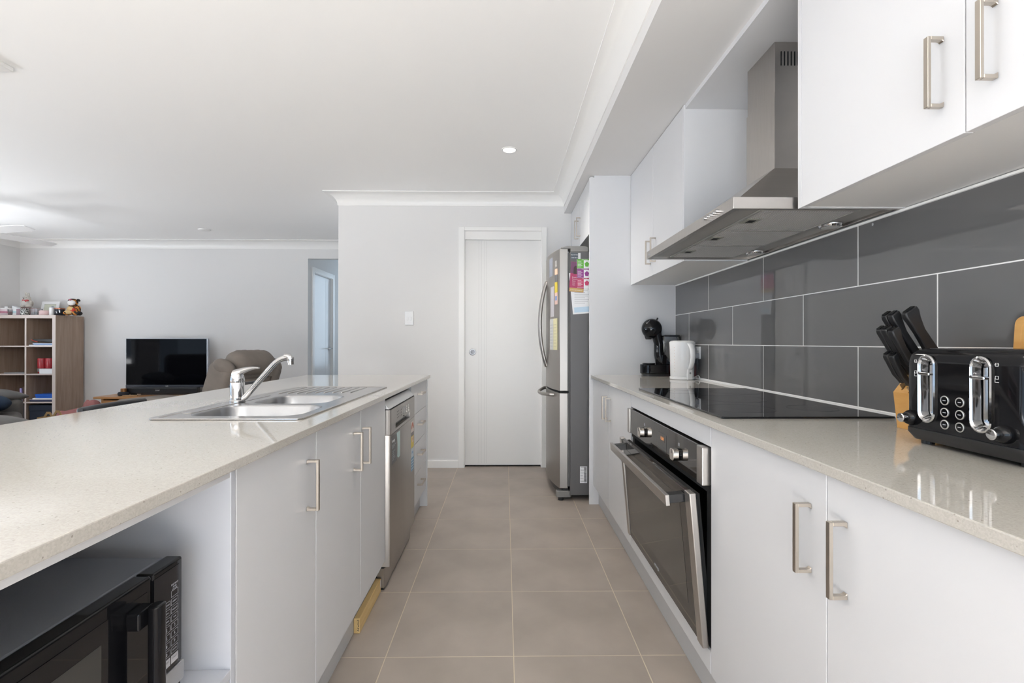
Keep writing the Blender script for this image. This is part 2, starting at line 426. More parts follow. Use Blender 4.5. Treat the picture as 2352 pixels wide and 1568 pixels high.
struct(mk('window_3', boxes((-6.36, -6.30, 3.8, 3.85, 0.7, 2.2), (-6.36, -6.30, 5.25, 5.3, 0.7, 2.2), (-6.36, -6.30, 3.85, 5.25, 0.7, 0.75), (-6.36, -6.30, 3.85, 5.25, 2.15, 2.2)), GR))
struct(mk('window_2', boxes((-2.5, -2.45, -3.09, -3.02, 0, 2.3), (1.05, 1.1, -3.09, -3.02, 0, 2.3), (-0.73, -0.67, -3.09, -3.02, 0, 2.3),
      (-2.45, 1.05, -3.09, -3.02, 2.25, 2.3)), GR))
struct(bx('wall_bulkhead', (0.526, 1.187, -3.0, YF, 2.265, HC), WALL))
# cove cornices
cove = [(0, 2.326), (0.006, 2.326)] + [(0.100+0.094*math.cos(a), 2.328+0.094*math.sin(a)) for a in [PI - PI/2*k/8 for k in range(9)]] + [(0.104, 2.423), (0.104, HC), (0, HC)]
struct(mk('trim_1', sweep_profile([(-1.48, 8.5), (-1.48, YF), (0.526, YF), (0.526, -2.9)], cove), TRIM, smooth=True))
struct(mk('trim_2', sweep_profile([(-6.28, -2.9), (-6.28, YL), (-1.59, YL)], cove), TRIM, smooth=True))
skp = [(0, 0), (0.012, 0), (0.012, 0.060), (0.009, 0.066), (0, 0.066)]
struct(mk('baseboard_far', sweep_profile([(-1.48, 8.4), (-1.48, YF), (-0.414, YF)], skp), TRIM))
struct(mk('baseboard_living', sweep_profile([(-6.28, 3.4), (-6.28, YL), (-2.60, YL)], skp), TRIM))

# pantry sliding door
d1 = struct(thing('door_1', '', ''));
for k in ('label', 'category'): del d1[k]
d1.location = (-0.02, YF, 0)
panel = bx('door_panel', (DX0-0.010, DX1+0.010, YF+0.030, YF+0.066, 0.016, 2.09), mat('door_paint', (0.80, 0.795, 0.785), 0.35), d1)
gm = mat('groove_shadow', (0.66, 0.66, 0.65), 0.5)
for gx in (-0.236, -0.214, -0.185, -0.165):
    bx('routed_groove', (gx, gx+0.003, YF+0.0292, YF+0.0302, 0.03, 2.025), gm, panel)
pull = MB().lathe([(0.031, 0), (0.031, 0.002), (0.027, 0.0035), (0.0225, 0.0035), (0.021, 0.0012), (0.001, 0.0008)], (0, 0, 0)).xf(frame((-0.291, YF+0.0300, 1.028), (1,0,0), (0,0,1)))
pl = mk('flush_pull', pull, mat('satin_pull', (0.42, 0.42, 0.43), 0.3, 0.7), panel, smooth=True)
mk('pull_dish', MB().lathe([(0.020, 0.0), (0.019, 0.0012), (0.010, 0.0022), (0.001, 0.003)], (0, 0, 0)).xf(frame((-0.291, YF+0.0295, 1.028), (1,0,0), (0,0,1))), mat('satin_dish', (0.22, 0.22, 0.23), 0.35, 0.6), panel, smooth=True)
JP = TRIM
mk('jamb', boxes((DX0-0.012, DX0, YF-0.002, YF+0.09, 0, DZ+0.012), (DX1, DX1+0.012, YF-0.002, YF+0.09, 0, DZ+0.012), (DX0, DX1, YF-0.002, YF+0.09, DZ, DZ+0.012)), JP, d1)
bx('pelmet', (DX0, DX1, YF+0.004, YF+0.022, 2.03, DZ), JP, d1, 0.001)
for nm, b in (('architrave', (DX0-0.056, DX0-0.004, YF-0.016, YF, 0, 2.141)), ('architrave', (DX1+0.004, DX1+0.050, YF-0.016, YF, 0, 2.141)),
              ('architrave', (DX0-0.004, DX1+0.004, YF-0.016, YF, DZ+0.002, 2.141))):
    bx(nm, b, JP, d1, 0.003)
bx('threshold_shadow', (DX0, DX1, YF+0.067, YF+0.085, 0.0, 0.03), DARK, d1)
# hallway door in the hall's left wall
d2 = struct(thing('door_2', '', ''))
for k in ('label', 'category'): del d2[k]
d2.location = (-2.57, 7.0, 0)
XH = -2.572
hd = mat('hall_door_paint', (0.76, 0.78, 0.80), 0.22)
hp = bx('door_panel', (XH-0.060, XH-0.024, 6.645, 7.345, 0.012, 2.042), hd, d2)
for gy in (7.145, 7.17):
    bx('routed_groove', (XH-0.0245, XH-0.0236, gy, gy+0.004, 0.02, 2.03), gm, hp)
mk('jamb', boxes((XH-0.1, XH, 6.63, 6.645, 0, 2.06), (XH-0.1, XH, 7.345, 7.36, 0, 2.06), (XH-0.1, XH, 6.645, 7.345, 2.045, 2.06)), JP, d2)
for b in ((XH, XH+0.016, 6.572, 6.64, 0, 2.12), (XH, XH+0.016, 7.35, 7.42, 0, 2.12), (XH, XH+0.016, 6.64, 7.35, 2.05, 2.12)):
    bx('architrave', b, JP, d2, 0.003)
lev = MB().cyl((XH-0.024, 7.285, 1.02), (XH-0.014, 7.285, 1.02), 0.026).tube([(XH-0.014, 7.285, 1.02), (XH+0.022, 7.285, 1.02), (XH+0.030, 7.275, 1.02), (XH+0.030, 7.17, 1.02)], 0.0085)
mk('lever_handle', lev, CHROME, d2, smooth=True)
# light switch on the far wall
sw = thing('light_switch', 'white double rocker light switch plate on the far wall left of the sliding door', 'switch', (-0.852, YF, 1.328))
bx('switch_plate', (-0.8905, -0.8135, YF-0.009, YF, 1.266, 1.390), WPL, sw, 0.004, smooth=True)
for dx in (-0.022, 0.006):
    bx('rocker', (-0.852+dx, -0.852+dx+0.016, YF-0.0125, YF-0.008, 1.308, 1.340), WPL, sw, 0.002)
# ceiling fittings
for i, (dx, dy) in enumerate(((0.028, 3.354), (0.028, 1.35), (0.028, -0.75))):
    if i == 0:
        dl = thing('downlight', 'lit round recessed downlight in the kitchen ceiling above the aisle', 'ceiling light', (dx, dy, HC))
        mk('bezel', MB().lathe([(0.052, -0.0005), (0.052, -0.004), (0.044, -0.007), (0.040, -0.003), (0.040, -0.0005)][::-1], (dx, dy, HC), 32), TRIM, dl, smooth=True)
        mk('diffuser', MB().lathe([(0.0399, -0.0035), (0.0399, -0.001)], (dx, dy, HC), 32), mat('lamp_diffuser', (1, 1, 1), 0.4, emit=((1.0, 0.97, 0.92), 9.0)), dl)
    spot('downlight_lamp', (dx, dy, HC-0.012), (46, 7, 4)[i])
cd = thing('ceiling_disc', 'small unlit white disc fitting on the living area ceiling', 'ceiling fitting', (-3.52, 5.8, HC))
mk('cover', MB().lathe([(0.001, -0.016), (0.05, -0.015), (0.062, -0.009), (0.066, -0.0005)], (-3.52, 5.8, HC), 32), TRIM, cd, smooth=True)
cv = thing('ceiling_vent', 'square white air conditioning vent on the ceiling at the upper left', 'vent', (-2.61, 2.145, HC))
mk('vent_frame', slab_hole(-2.86, -2.36, 1.895, 2.395, -2.82, -2.40, 1.935, 2.355, HC-0.022, HC-0.0005), TRIM, cv, 0.006)
for k in range(8):
    y = 1.945+k*0.052
    mk('vent_slat', MB().prism([(y, HC-0.004), (y+0.03, HC-0.020), (y+0.034, HC-0.020), (y+0.004, HC-0.004)], 'x', -2.819, -2.401), TRIM, cv)
# four blade ceiling fan
fx, fy, fz = -4.87, 4.58, 2.15
fan = thing('ceiling_fan', 'white four bladed ceiling fan in the living area at the left edge', 'fan', (fx, fy, HC))
mk('canopy', MB().lathe([(0.02, -0.06), (0.055, -0.045), (0.065, -0.0005)], (fx, fy, HC), 24), WPL, fan, smooth=True)
mk('downrod', MB().cyl((fx, fy, fz+0.05), (fx, fy, HC-0.05), 0.012), WPL, fan, smooth=True)
mk('motor_housing', MB().lathe([(0.02, -0.055), (0.075, -0.05), (0.095, -0.02), (0.095, 0.03), (0.07, 0.055), (0.015, 0.06)], (fx, fy, fz), 28), WPL, fan, smooth=True)
for k in range(4):
    a = math.radians(77 + 90*k)
    mb = MB(); R = Matrix.Translation((fx, fy, fz-0.02)) @ Matrix.Rotation(a, 4, 'Z') @ Matrix.Rotation(math.radians(-12), 4, 'X')
    out = [(0.09, -0.05), (0.20, -0.066), (0.60, -0.060), (0.655, -0.040), (0.66, 0.045), (0.60, 0.062), (0.20, 0.066), (0.09, 0.05)]
    mb.prism(out, 'z', -0.004, 0.004).xf(R)
    mk('fan_blade', mb, WPL, fan, 0.002, 2)
# ------------------------------------------------------------------ right-hand run
XD = 0.606; DT = 0.018; ZB, ZT = 0.137, 0.867
def carcass(parent, x0, x1, y0, y1, z0, z1, top=True, back='x1', m=CARC):
    t = 0.016
    b = [(x0, x1, y0, y0+t, z0, z1), (x0, x1, y1-t, y1, z0, z1), (x0, x1, y0+t, y1-t, z0, z0+t)]
    if top: b.append((x0, x1, y0+t, y1-t, z1-t, z1))
    b.append((x1-0.006, x1, y0+t, y1-t, z0+t, z1-t) if back == 'x1' else (x0, x0+0.006, y0+t, y1-t, z0+t, z1-t))
    return mk('carcass', boxes(*b), m, parent)
def door(parent, xf, side, y0, y1, z0, z1, hy=None, hz=None, name='door'):
    a, b = sorted((xf, xf - side*DT))
    d = bx(name, (a, b, y0+0.0015, y1-0.0015, z0, z1), LAM, parent, 0.0012, seg=2)
    if hy is not None: handle_v('handle', d, xf, hy, hz[0], hz[1], side)
    return d
HZ = (0.658, 0.795)
def base_unit(label, y0, y1, doors, open_name='base_cabinet'):
    t = thing(open_name, label, 'cabinet', (0.9, (y0+y1)/2, 0.1))
    carcass(t, XD+DT+0.002, 1.16, y0, y1, ZB, ZT, top=False)
    for d in doors: door(t, XD, -1, d[0], d[1], ZB, ZT, d[2], HZ)
    return t
base_unit('white base cabinet with two doors between the oven and the fridge panel', 2.357, 3.374, [(2.357, 2.862, 2.812), (2.862, 3.374, 2.908)])
base_unit('white base cabinet with two doors beside the oven, under the toaster', 0.397, 1.440, [(0.918, 1.440, 0.968), (0.397, 0.918, 0.866)])
base_unit('white base cabinet nearest the camera on the right, cut by the frame edge', -0.65, 0.394, [(-0.13, 0.394, 0.34), (-0.65, -0.13, -0.60)])
# oven housing
oh = thing('oven_cabinet', 'white oven housing cabinet with panels above and below the oven', 'cabinet', (0.9, 1.9, 0.1))
mk('carcass', boxes((XD+DT+0.002, 1.16, 1.441, 1.447, ZB, ZT), (XD+DT+0.002, 1.16, 2.350, 2.356, ZB, ZT), (XD+DT+0.002, 1.16, 1.447, 2.350, ZB, ZB+0.016)), CARC, oh)
bx('top_panel', (XD, XD+DT, 1.4425, 2.3555, 0.805, ZT), LAM, oh, 0.001)
bx('bottom_panel', (XD, XD+DT, 1.4425, 2.3555, ZB, 0.200), LAM, oh, 0.001)
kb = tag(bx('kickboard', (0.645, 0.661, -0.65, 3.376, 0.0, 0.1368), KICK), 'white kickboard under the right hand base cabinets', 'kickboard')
# worktop
wt = tag(mk('worktop', slab_hole(0.589, 1.1745, -0.65, 3.3765, 0.66, 1.12, 1.52, 2.28, 0.869, 0.889), QTZ, bev=0.002), 'pale speckled stone worktop along the grey tiled wall', 'worktop')
# cooktop
ck = thing('cooktop', 'black glass ceramic cooktop set into the right hand worktop', 'cooktop', (0.9, 1.9, 0.889))
mk('glass_top', MB().prism(rbox2(0.636, 1.152, 1.432, 2.338, 0.006), 'z', 0.8895, 0.8955), BLKGL, ck, 0.0015)
ringm = mat('cooktop_marking', (0.05, 0.05, 0.052), 0.15)
for cx, cy, r in ((0.78, 1.62, 0.105), (1.02, 1.62, 0.075), (0.88, 1.9, 0.125), (0.78, 2.16, 0.075), (1.02, 2.16, 0.105)):
    rg = MB(); n = 48
    rg.loft([[(cx+(r+q)*math.cos(2*PI*k/n), cy+(r+q)*math.sin(2*PI*k/n), 0.89565+h) for k in range(n)] for q, h in ((0, 0), (0, 0.00012), (0.0016, 0.00012), (0.0016, 0))], cap=False)
    mk('heating_ring', rg, ringm, ck)
bx('hob_body', (0.67, 1.11, 1.53, 2.27, 0.83, 0.8892), DARK, ck)

# ------------------------------------------------------------------ built-in oven
ov = thing('oven', 'wide built-in black glass oven with steel trim, door slightly ajar', 'oven', (0.9, 1.9, 0.2))
O0, O1 = 1.452, 2.345
mk('oven_cavity', boxes((0.640, 1.12, O0, O0+0.01, 0.203, 0.80), (0.640, 1.12, O1-0.01, O1, 0.203, 0.80), (0.640, 1.12, O0+0.01, O1-0.01, 0.79, 0.80),
   (0.640, 1.12, O0+0.01, O1-0.01, 0.203, 0.213), (1.11, 1.12, O0+0.01, O1-0.01, 0.213, 0.79)), DARK, ov)
bx('front_frame', (0.608, 0.6395, O0, O1, 0.665, 0.690), DARK, ov)
bx('front_frame', (0.612, 0.6395, O0, O0+0.03, 0.205, 0.665), DARK, ov)
bx('front_frame', (0.612, 0.6395, O1-0.03, O1, 0.205, 0.665), DARK, ov)
cp = bx('control_panel', (0.590, 0.632, O0+0.045, O1-0.035, 0.690, 0.800), OVGL, ov, 0.0015)
for y0, y1 in ((O0, O0+0.0445), (O1-0.0345, O1)):
    bx('panel_end_cap', (0.585, 0.632, y0, y1, 0.687, 0.801), STEEL, ov, 0.003)
for ky in (2.070, 1.661):
    kn = MB().cyl((0.5898, ky, 0.734), (0.585, ky, 0.734), 0.021, 0.021, 24)
    k_ = mk('knob_collar', kn, BLK, cp, smooth=True)
    mb = MB().prism(rbox2(ky-0.020, ky+0.020, 0.714, 0.754, 0.012, 5), 'x', 0.5640, 0.5848)
    mk('knob', mb, CHROME if False else mat('satin_knob', (0.62, 0.57, 0.52), 0.22, 1.0), cp, 0.002, smooth=True)
    bx('knob_pointer', (0.5632, 0.5641, ky-0.0012, ky+0.0012, 0.738, 0.752), INK, cp)
    text('dial_marks', '| |||', GREYINK, frame((0.5896, ky, 0.768), (0, -1, 0), (0, 0, 1)), 0.012, cp)
bx('display', (0.5892, 0.5905, 1.79, 1.885, 0.702, 0.772), mat('display_border', (0.02, 0.019, 0.018), 0.08), cp)
disp = bx('display_window', (0.5886, 0.5895, 1.808, 1.862, 0.742, 0.764), mat('display_face', (0.05, 0.032, 0.02), 0.2, emit=((0.6, 0.32, 0.16), 0.04)), cp)
text('clock_digits', '12:00', mat('display_digits', (0.6, 0.25, 0.1), 0.4, emit=((1.0, 0.42, 0.14), 0.3)), frame((0.5884, 1.835, 0.753), (0, -1, 0), (0, 0, 1)), 0.016, cp)
# tilted door, hinged along the bottom
TL = rotm('Y', -math.radians(5.0), (0.604, 0, 0.207))
def tb(name, d, m, par, bev=0.0):
    return mk(name, MB().box(*d).xf(TL), m, par, bev)
od = tb('oven_door', (0.592, 0.606, O0+0.045, O1-0.035, 0.206, 0.664), OVGL, ov, 0.0015)
tb('door_back', (0.6063, 0.628, O0+0.03, O1-0.03, 0.215, 0.655), DARK, od)
for y0, y1 in ((O0, O0+0.0445), (O1-0.0345, O1)):
    tb('door_end_strip', (0.587, 0.607, y0, y1, 0.206, 0.667), STEEL, od, 0.003)
tb('door_window', (0.5912, 0.5921, O0+0.11, O1-0.10, 0.285, 0.625), mat('oven_window', (0.045, 0.042, 0.036), 0.05, spec=0.6), od)
hb = mk('door_handle', MB().box(0.528, 0.540, 1.495, 2.285, 0.622, 0.655).xf(TL), STEEL, od, 0.001)
for y0 in (1.505, 2.24):
    tb('handle_bracket', (0.5402, 0.5918, y0, y0+0.035, 0.626, 0.651), BLKM, od, 0.001)
text('oven_maker_name', 'omega', GREYINK, TL @ frame((0.5916, 1.90, 0.247), (0, -1, 0), (0, 0, 1)), 0.022, od)

# ------------------------------------------------------------------ fridge bay
fp = tag(bx('fridge_side_panel', (0.580, 1.176, 3.377, 3.394, 0.0, 2.249), LAM, bev=0.001), 'tall white end panel between the worktop and the fridge', 'panel')
tag(bx('panel_filler', (0.615, 1.176, 3.381, 3.397, 2.2495, 2.2648), LAM), 'thin white filler strip above the tall fridge panel', 'filler')
oc = thing('overfridge_cabinet', 'white two door cabinet high above the fridge', 'cabinet', (0.9, 3.9, 1.88))
carcass(oc, 0.61, 1.176, 3.397, YF-0.002, 1.877, 2.262)
door(oc, 0.590, -1, 3.397, 3.892, 1.875, 2.262, 3.850, (1.945, 2.095))
door(oc, 0.590, -1, 3.892, YF-0.003, 1.875, 2.262, 3.955, (1.945, 2.095))

fr = thing('fridge', 'stainless french door fridge freezer with curved doors in its recess', 'fridge', (0.78, 3.85, 0))
F0, F1 = 3.450, 4.245
bx('fridge_body', (0.457, 1.10, F0, F1, 0.040, 1.752), FRIDGES, fr, 0.004)
def curved_front(y0, y1, z0, z1, xb, x_edge, bulge, n=14):
    yc, h = (F0+F1)/2, (F1-F0)/2
    pts = [(xb, y1), (xb, y0)]
    for k in range(n+1):
        y = y0+(y1-y0)*k/n; u = (y-yc)/h
        pts.append((x_edge - bulge*(1-u*u), y))
    return MB().prism(pts, 'z', z0, z1)
ym = (F0+F1)/2
dl_ = mk('door', curved_front(F0+0.002, ym-0.002, 0.772, 1.772, 0.442, 0.384, 0.058), FRIDGEF, fr, 0.003, smooth=True)
dr_ = mk('door', curved_front(ym+0.002, F1-0.002, 0.772, 1.772, 0.442, 0.384, 0.058), FRIDGEF, fr, 0.003, smooth=True)
fd = mk('freezer_drawer', curved_front(F0+0.002, F1-0.002, 0.088, 0.757, 0.442, 0.384, 0.058, 24), FRIDGEF, fr, 0.003, smooth=True)
bx('door_gasket', (0.4425, 0.4565, F0+0.012, F1-0.012, 0.10, 1.745), mat('gasket_grey', (0.13, 0.13, 0.13), 0.6), fr)
mk('drawer_gap', curved_front(F0+0.01, F1-0.01, 0.7575, 0.7715, 0.45, 0.392, 0.055, 24), DARK, fr)
mk('hinge_cap', MB().prism([(0.395, 1.7725), (0.395, 1.784), (0.44, 1.792), (0.56, 1.792), (0.585, 1.785), (0.585, 1.7525), (0.46, 1.7525), (0.46, 1.7725)], 'y', F0+0.004, F0+0.11), GREYP, fr, 0.003)
mk('hinge_cap', MB().prism([(0.395, 1.7725), (0.395, 1.784), (0.44, 1.792), (0.56, 1.792), (0.585, 1.785), (0.585, 1.7525), (0.46, 1.7525), (0.46, 1.7725)], 'y', F1-0.11, F1-0.004), GREYP, fr, 0.003)
mk('plinth', curved_front(F0+0.012, F1-0.012, 0.030, 0.084, 0.445, 0.410, 0.055, 24), BLKM, fr, smooth=True)
for y in (F0+0.03, F1-0.03):
    mk('hinge_foot_cover', MB().prism(rbox2(0.362, 0.47, y-0.024, y+0.024, 0.02, 4), 'z', 0.022, 0.070), GREYP, fr, 0.006, smooth=True)
    mk('foot', MB().cyl((0.395, y, 0.0003), (0.395, y, 0.0218), 0.020), BLKM, fr, smooth=True)
for y in (F0+0.04, F1-0.04):
    mk('foot', MB().cyl((1.05, y, 0.0003), (1.05, y, 0.0398), 0.02), BLKM, fr, smooth=True)
for s, d in ((-1, dl_), (1, dr_)):
    pts = []
    for k in range(15):
        t = -1+2*k/14; z = 1.255+0.325*t
        pts.append((0.272+0.050*t*t, ym+s*(0.030+0.012*(1-t*t)), z))
    pts = [(0.345, ym+s*0.032, 0.93)] + pts + [(0.345, ym+s*0.032, 1.58)]
    mk('bow_handle', MB().tube(pts, 0.0125, 12), FRIDGEF, d, smooth=True)
pts = []
for k in range(15):
    t = -1+2*k/14; pts.append((0.268+0.062*t*t, ym+0.27*t, 0.735-0.010*(1-t*t)))
mk('drawer_handle', MB().tube([(0.362, ym-0.272, 0.733)] + pts + [(0.362, ym+0.272, 0.733)], 0.0125, 12), FRIDGEF, fd, smooth=True)
YS = F0-0.0004
def onside(name, d, m, t=0.0006, par=fr):      # flat sticker on the fridge side, d = x0,x1,z0,z1
    return bx(name, (d[0], d[1], YS-t, YS, d[2], d[3]), m, par)
lb = onside('rating_label', (0.463, 0.512, 1.700, 1.742), mat('label_slate', (0.07, 0.09, 0.11), 0.5))
text('label_lettering', 'Multi Air Flow', WINK, frame((0.487, YS-0.0007, 1.729), (1,0,0), (0,0,1)), 0.0085, lb)
for k in range(4):
    bx('label_line', (0.467+k*0.0112, 0.475+k*0.0112, YS-0.0009, YS-0.0006, 1.705, 1.712), GREYINK, lb)
onside('rating_label', (0.513, 0.530, 1.700, 1.742), mat('label_pale', (0.62, 0.63, 0.64), 0.5))
bl = onside('barcode_label', (0.527, 0.577, 0.126, 0.243), PAPER)
rb = MB(); z = 0.132; random.seed(3)
while z < 0.238:
    h = random.choice((0.0012, 0.002, 0.0032)); rb.box(0.556, 0.573, YS-0.0009, YS-0.0006, z, z+h); z += h+random.choice((0.001, 0.0016))
mk('bars', rb, INK, bl)
for k, s_ in enumerate(('MODEL', 'SERIAL', 'COLOUR', 'SIZE', 'DATE', 'CODE')):
    text('label_lettering', s_, INK, frame((0.531, YS-0.0007, 0.236-k*0.0195), (1,0,0), (0,0,1)), 0.008, bl, 'LEFT')
# front labels follow the left door's face
def door_face_x(y): 
    u = (y-(F0+F1)/2)/((F1-F0)/2); return 0.384-0.058*(1-u*u)
def onfront(name, y0, y1, z0, z1, m, par, off=0.0008, n=5):
    pts = [(door_face_x(y0+(y1-y0)*k/n)-off*0.15, y0+(y1-y0)*k/n) for k in range(n+1)]
    pts2 = [(x-off, y) for x, y in pts]
    return mk(name, MB().prism(pts+pts2[::-1], 'z', z0, z1), m, par)
st = onfront('energy_label', 3.490, 3.545, 1.500, 1.640, flat('sticker_peach', (0.75, 0.50, 0.36)), dl_)
onfront('energy_label', 3.490, 3.545, 1.545, 1.598, flat('sticker_slate', (0.16, 0.16, 0.17)), dl_, 0.0011)
onfront('energy_label', 3.490, 3.545, 1.470, 1.544, flat('sticker_yellow', (0.70, 0.56, 0.06)), dl_, 0.0011)
onfront('energy_label', 3.490, 3.545, 1.385, 1.470, flat('sticker_pink', (0.74, 0.52, 0.45)), dl_, 0.0011)
onfront('energy_label', 3.502, 3.532, 1.415, 1.445, flat('sticker_blue', (0.14, 0.30, 0.62)), dl_, 0.0016)
onfront('spec_sticker', 3.60, 3.70, 1.60, 1.735, flat('sticker_greyblue', (0.30, 0.32, 0.38)), dl_)
onfront('spec_sticker', 3.50, 3.54, 1.655, 1.700, flat('sticker_grey', (0.40, 0.39, 0.38)), dl_)
pm = tag(onfront('photo_magnet', 3.560, 3.640, 1.300, 1.520, flat('magnet_grey', (0.55, 0.53, 0.56)), None, 0.004), 'long grey printed magnet strip on the fridge door, upper one', 'magnet')
tm = tag(onfront('recipe_card', 3.490, 3.560, 1.060, 1.285, flat('card_cream', (0.72, 0.68, 0.42)), None, 0.006), 'cream card in a holder on the fridge door under the energy label', 'card')
tm2 = tag(onfront('calendar_magnet', 3.575, 3.665, 1.060, 1.285, flat('card_white', (0.66, 0.66, 0.63)), None, 0.004), 'whitish calendar magnet beside the cream card on the fridge door', 'magnet')
random.seed(5)
for k in range(8):
    onfront('printed_line', 3.495, 3.553, 1.085+k*0.022, 1.0875+k*0.022, flat('card_ink', (0.45, 0.40, 0.28)), tm, 0.0064)
    onfront('printed_line', 3.585, 3.650, 1.085+k*0.022, 1.089+k*0.022, GREYINK, tm2, 0.0044)
# paper sheets held on the fridge side
def sheet(name, quad, off, m, label, cat):
    mb = MB(); q = [(x, YS-off, z) for x, z in quad]; q2 = [(x, YS-off-0.0005, z) for x, z in quad]
    o = mk(name, MB().loft([q, q2]), m); return tag(o, label, cat)
def strip(par, x0, x1, z0, z1, off, m, name='printed_panel'):
    return bx(name, (x0, x1, YS-off-0.0004, YS-off, z0, z1), m, par)
le = sheet('letter', [(0.449, 1.60), (0.477, 1.310), (0.66, 1.325), (0.64, 1.615)], 0.0008, PAPER, 'white letter with pale blue foot on the fridge side, lowest sheet', 'letter')
mk('letter_foot', MB().loft([[(x, YS-0.0016, z) for x, z in ((0.487, 1.322), (0.65, 1.335), (0.648, 1.372), (0.484, 1.358))], [(x, YS-0.0014, z) for x, z in ((0.487, 1.322), (0.65, 1.335), (0.648, 1.372), (0.484, 1.358))]]), flat('pale_blue_ink', (0.50, 0.65, 0.78)), le)
for k in range(9):
    w_ = 0.075+0.02*((k*37) % 3)
    strip(le, 0.487, 0.487+w_, 1.388+k*0.0125, 1.3905+k*0.0125, 0.0014, GREYINK, 'printed_line')
pu = sheet('menu_flyer', [(0.449, 1.472), (0.550, 1.463), (0.566, 1.672), (0.464, 1.680)], 0.0024, flat('magenta_print', (0.40, 0.045, 0.13)), 'magenta flyer with gold foot on the fridge side', 'flyer')
mk('printed_panel', MB().loft([[(x, YS-o_, z) for x, z in ((0.450, 1.473), (0.549, 1.464), (0.551, 1.490), (0.452, 1.499))] for o_ in (0.0030, 0.0034)]), flat('gold_print', (0.52, 0.36, 0.13)), pu)
mk('printed_panel', MB().loft([[(x, YS-o_, z) for x, z in ((0.459, 1.60), (0.50, 1.598), (0.505, 1.675), (0.464, 1.679))] for o_ in (0.0030, 0.0034)]), flat('plum_print', (0.16, 0.06, 0.13)), pu)
mk('printed_arch', MB().prism([(0.480+0.0, 1.595), (0.512, 1.593), (0.513, 1.628)] + [(0.497+0.016*math.cos(a), 1.630+0.022*math.sin(a)) for a in (0.4, 0.9, 1.57, 2.2, 2.7)] + [(0.481, 1.628)], 'y', YS-0.0036, YS-0.0030), flat('dark_brown_print', (0.05, 0.025, 0.03)), pu)
for k, s_ in enumerate(('Banquets', 'Menu of the day', 'Dinner', 'Lunch', 'Open')):
    text('flyer_lettering', s_, WINK, frame((0.470+k*0.0005, YS-0.0032, 1.572-k*0.0135), (1,0,-0.05), (0.05,0,1)), 0.0085, pu, 'LEFT')
text('flyer_lettering', 'IN OUR RESTAURANT', WINK, frame((0.500, YS-0.0037, 1.480), (1,0,-0.09), (0.09,0,1)), 0.0085, pu)
ch = sheet('food_chart', [(0.506, 1.500), (0.66, 1.500), (0.66, 1.700), (0.504, 1.700)], 0.0042, PAPER, 'green, purple and pink chart sheet on the fridge side', 'chart')
for z0, z1, c, nm, s_ in ((1.634, 1.690, (0.13, 0.42, 0.055), 'leaf_green_print', 'Green foods'), (1.568, 1.623, (0.28, 0.05, 0.26), 'purple_print', 'Purple foods'), (1.502, 1.557, (0.52, 0.05, 0.14), 'pink_print', 'Pink foods')):
    strip(ch, 0.506, 0.552, z0, z1, 0.0048, flat(nm, c))
    strip(ch, 0.505, 0.655, z1+0.0005, z1+0.0095, 0.0048, flat(nm+'_bar', tuple(q*0.75 for q in c)))
    text('chart_heading', s_, WINK, frame((0.558, YS-0.0053, z1+0.005), (1,0,0), (0,0,1)), 0.008, ch)
    for k in range(5):
        strip(ch, 0.510, 0.535+0.008*((k*5) % 2), z0+0.008+k*0.0088, z0+0.0108+k*0.0088, 0.0053, WINK, 'printed_line')
    mk('printed_blob', MB().prism([(0.574+0.015*math.cos(a)*(1+0.12*math.sin(5*a)), (z0+z1)/2+0.017*math.sin(a)*(1+0.12*math.sin(5*a))) for a in [2*PI*k/20 for k in range(20)]], 'y', YS-0.0052, YS-0.0048), flat(nm, c), ch)

# ------------------------------------------------------------------ upper cabinets and hood
XU, UB, UT = 0.865, 1.508, 2.243
def wall_unit(label, y0, y1, doors, end=None):
    t = thing('wall_cabinet', label, 'cabinet', (1.0, (y0+y1)/2, UB))
    carcass(t, XU+DT+0.004, 1.176, y0, y1, UB+0.002, UT)
    for d in doors: door(t, XU, -1, d[0], d[1], UB, UT+0.018, d[2], (1.577, 1.717))
    return t
t = wall_unit('white wall cabinet with two doors between the hood and the fridge panel', 2.384, 3.374, [(2.384, 2.863, 2.815), (2.863, 3.374, 2.911)])
bx('end_panel', (XU, 1.176, 2.366, 2.3835, UB, UT+0.02), LAM, t, 0.001)
t = wall_unit('white wall cabinet with two doors on the near side of the hood', 0.390, 1.424, [(0.912, 1.424, 0.961), (0.390, 0.912, 0.854)])
bx('end_panel', (XU, 1.176, 1.4243, 1.441, UB, UT+0.02), LAM, t, 0.001)
wall_unit('white wall cabinet at the upper right frame edge', -0.65, 0.387, [(-0.13, 0.387, 0.34), (-0.65, -0.13, -0.60)])
tag(bx('hood_bridge_panel', (XU+0.006, 1.176, 1.4425, 2.365, 2.243, 2.2648), LAM), 'white panel bridging the two wall cabinets above the hood', 'panel')

hd_ = thing('range_hood', 'stainless canopy range hood with square chimney over the cooktop', 'range hood', (1.0, 1.9, 1.512))
H0, H1 = 1.455, 2.352
HX0, HX1 = 0.680, 1.173
# rim: hollow box
rim = slab_hole(HX0, HX1, H0, H1, 0.70, 1.165, H0+0.012, H1-0.012, 1.512, 1.547)
mk('canopy_rim', rim, STEEL, hd_, 0.0008)
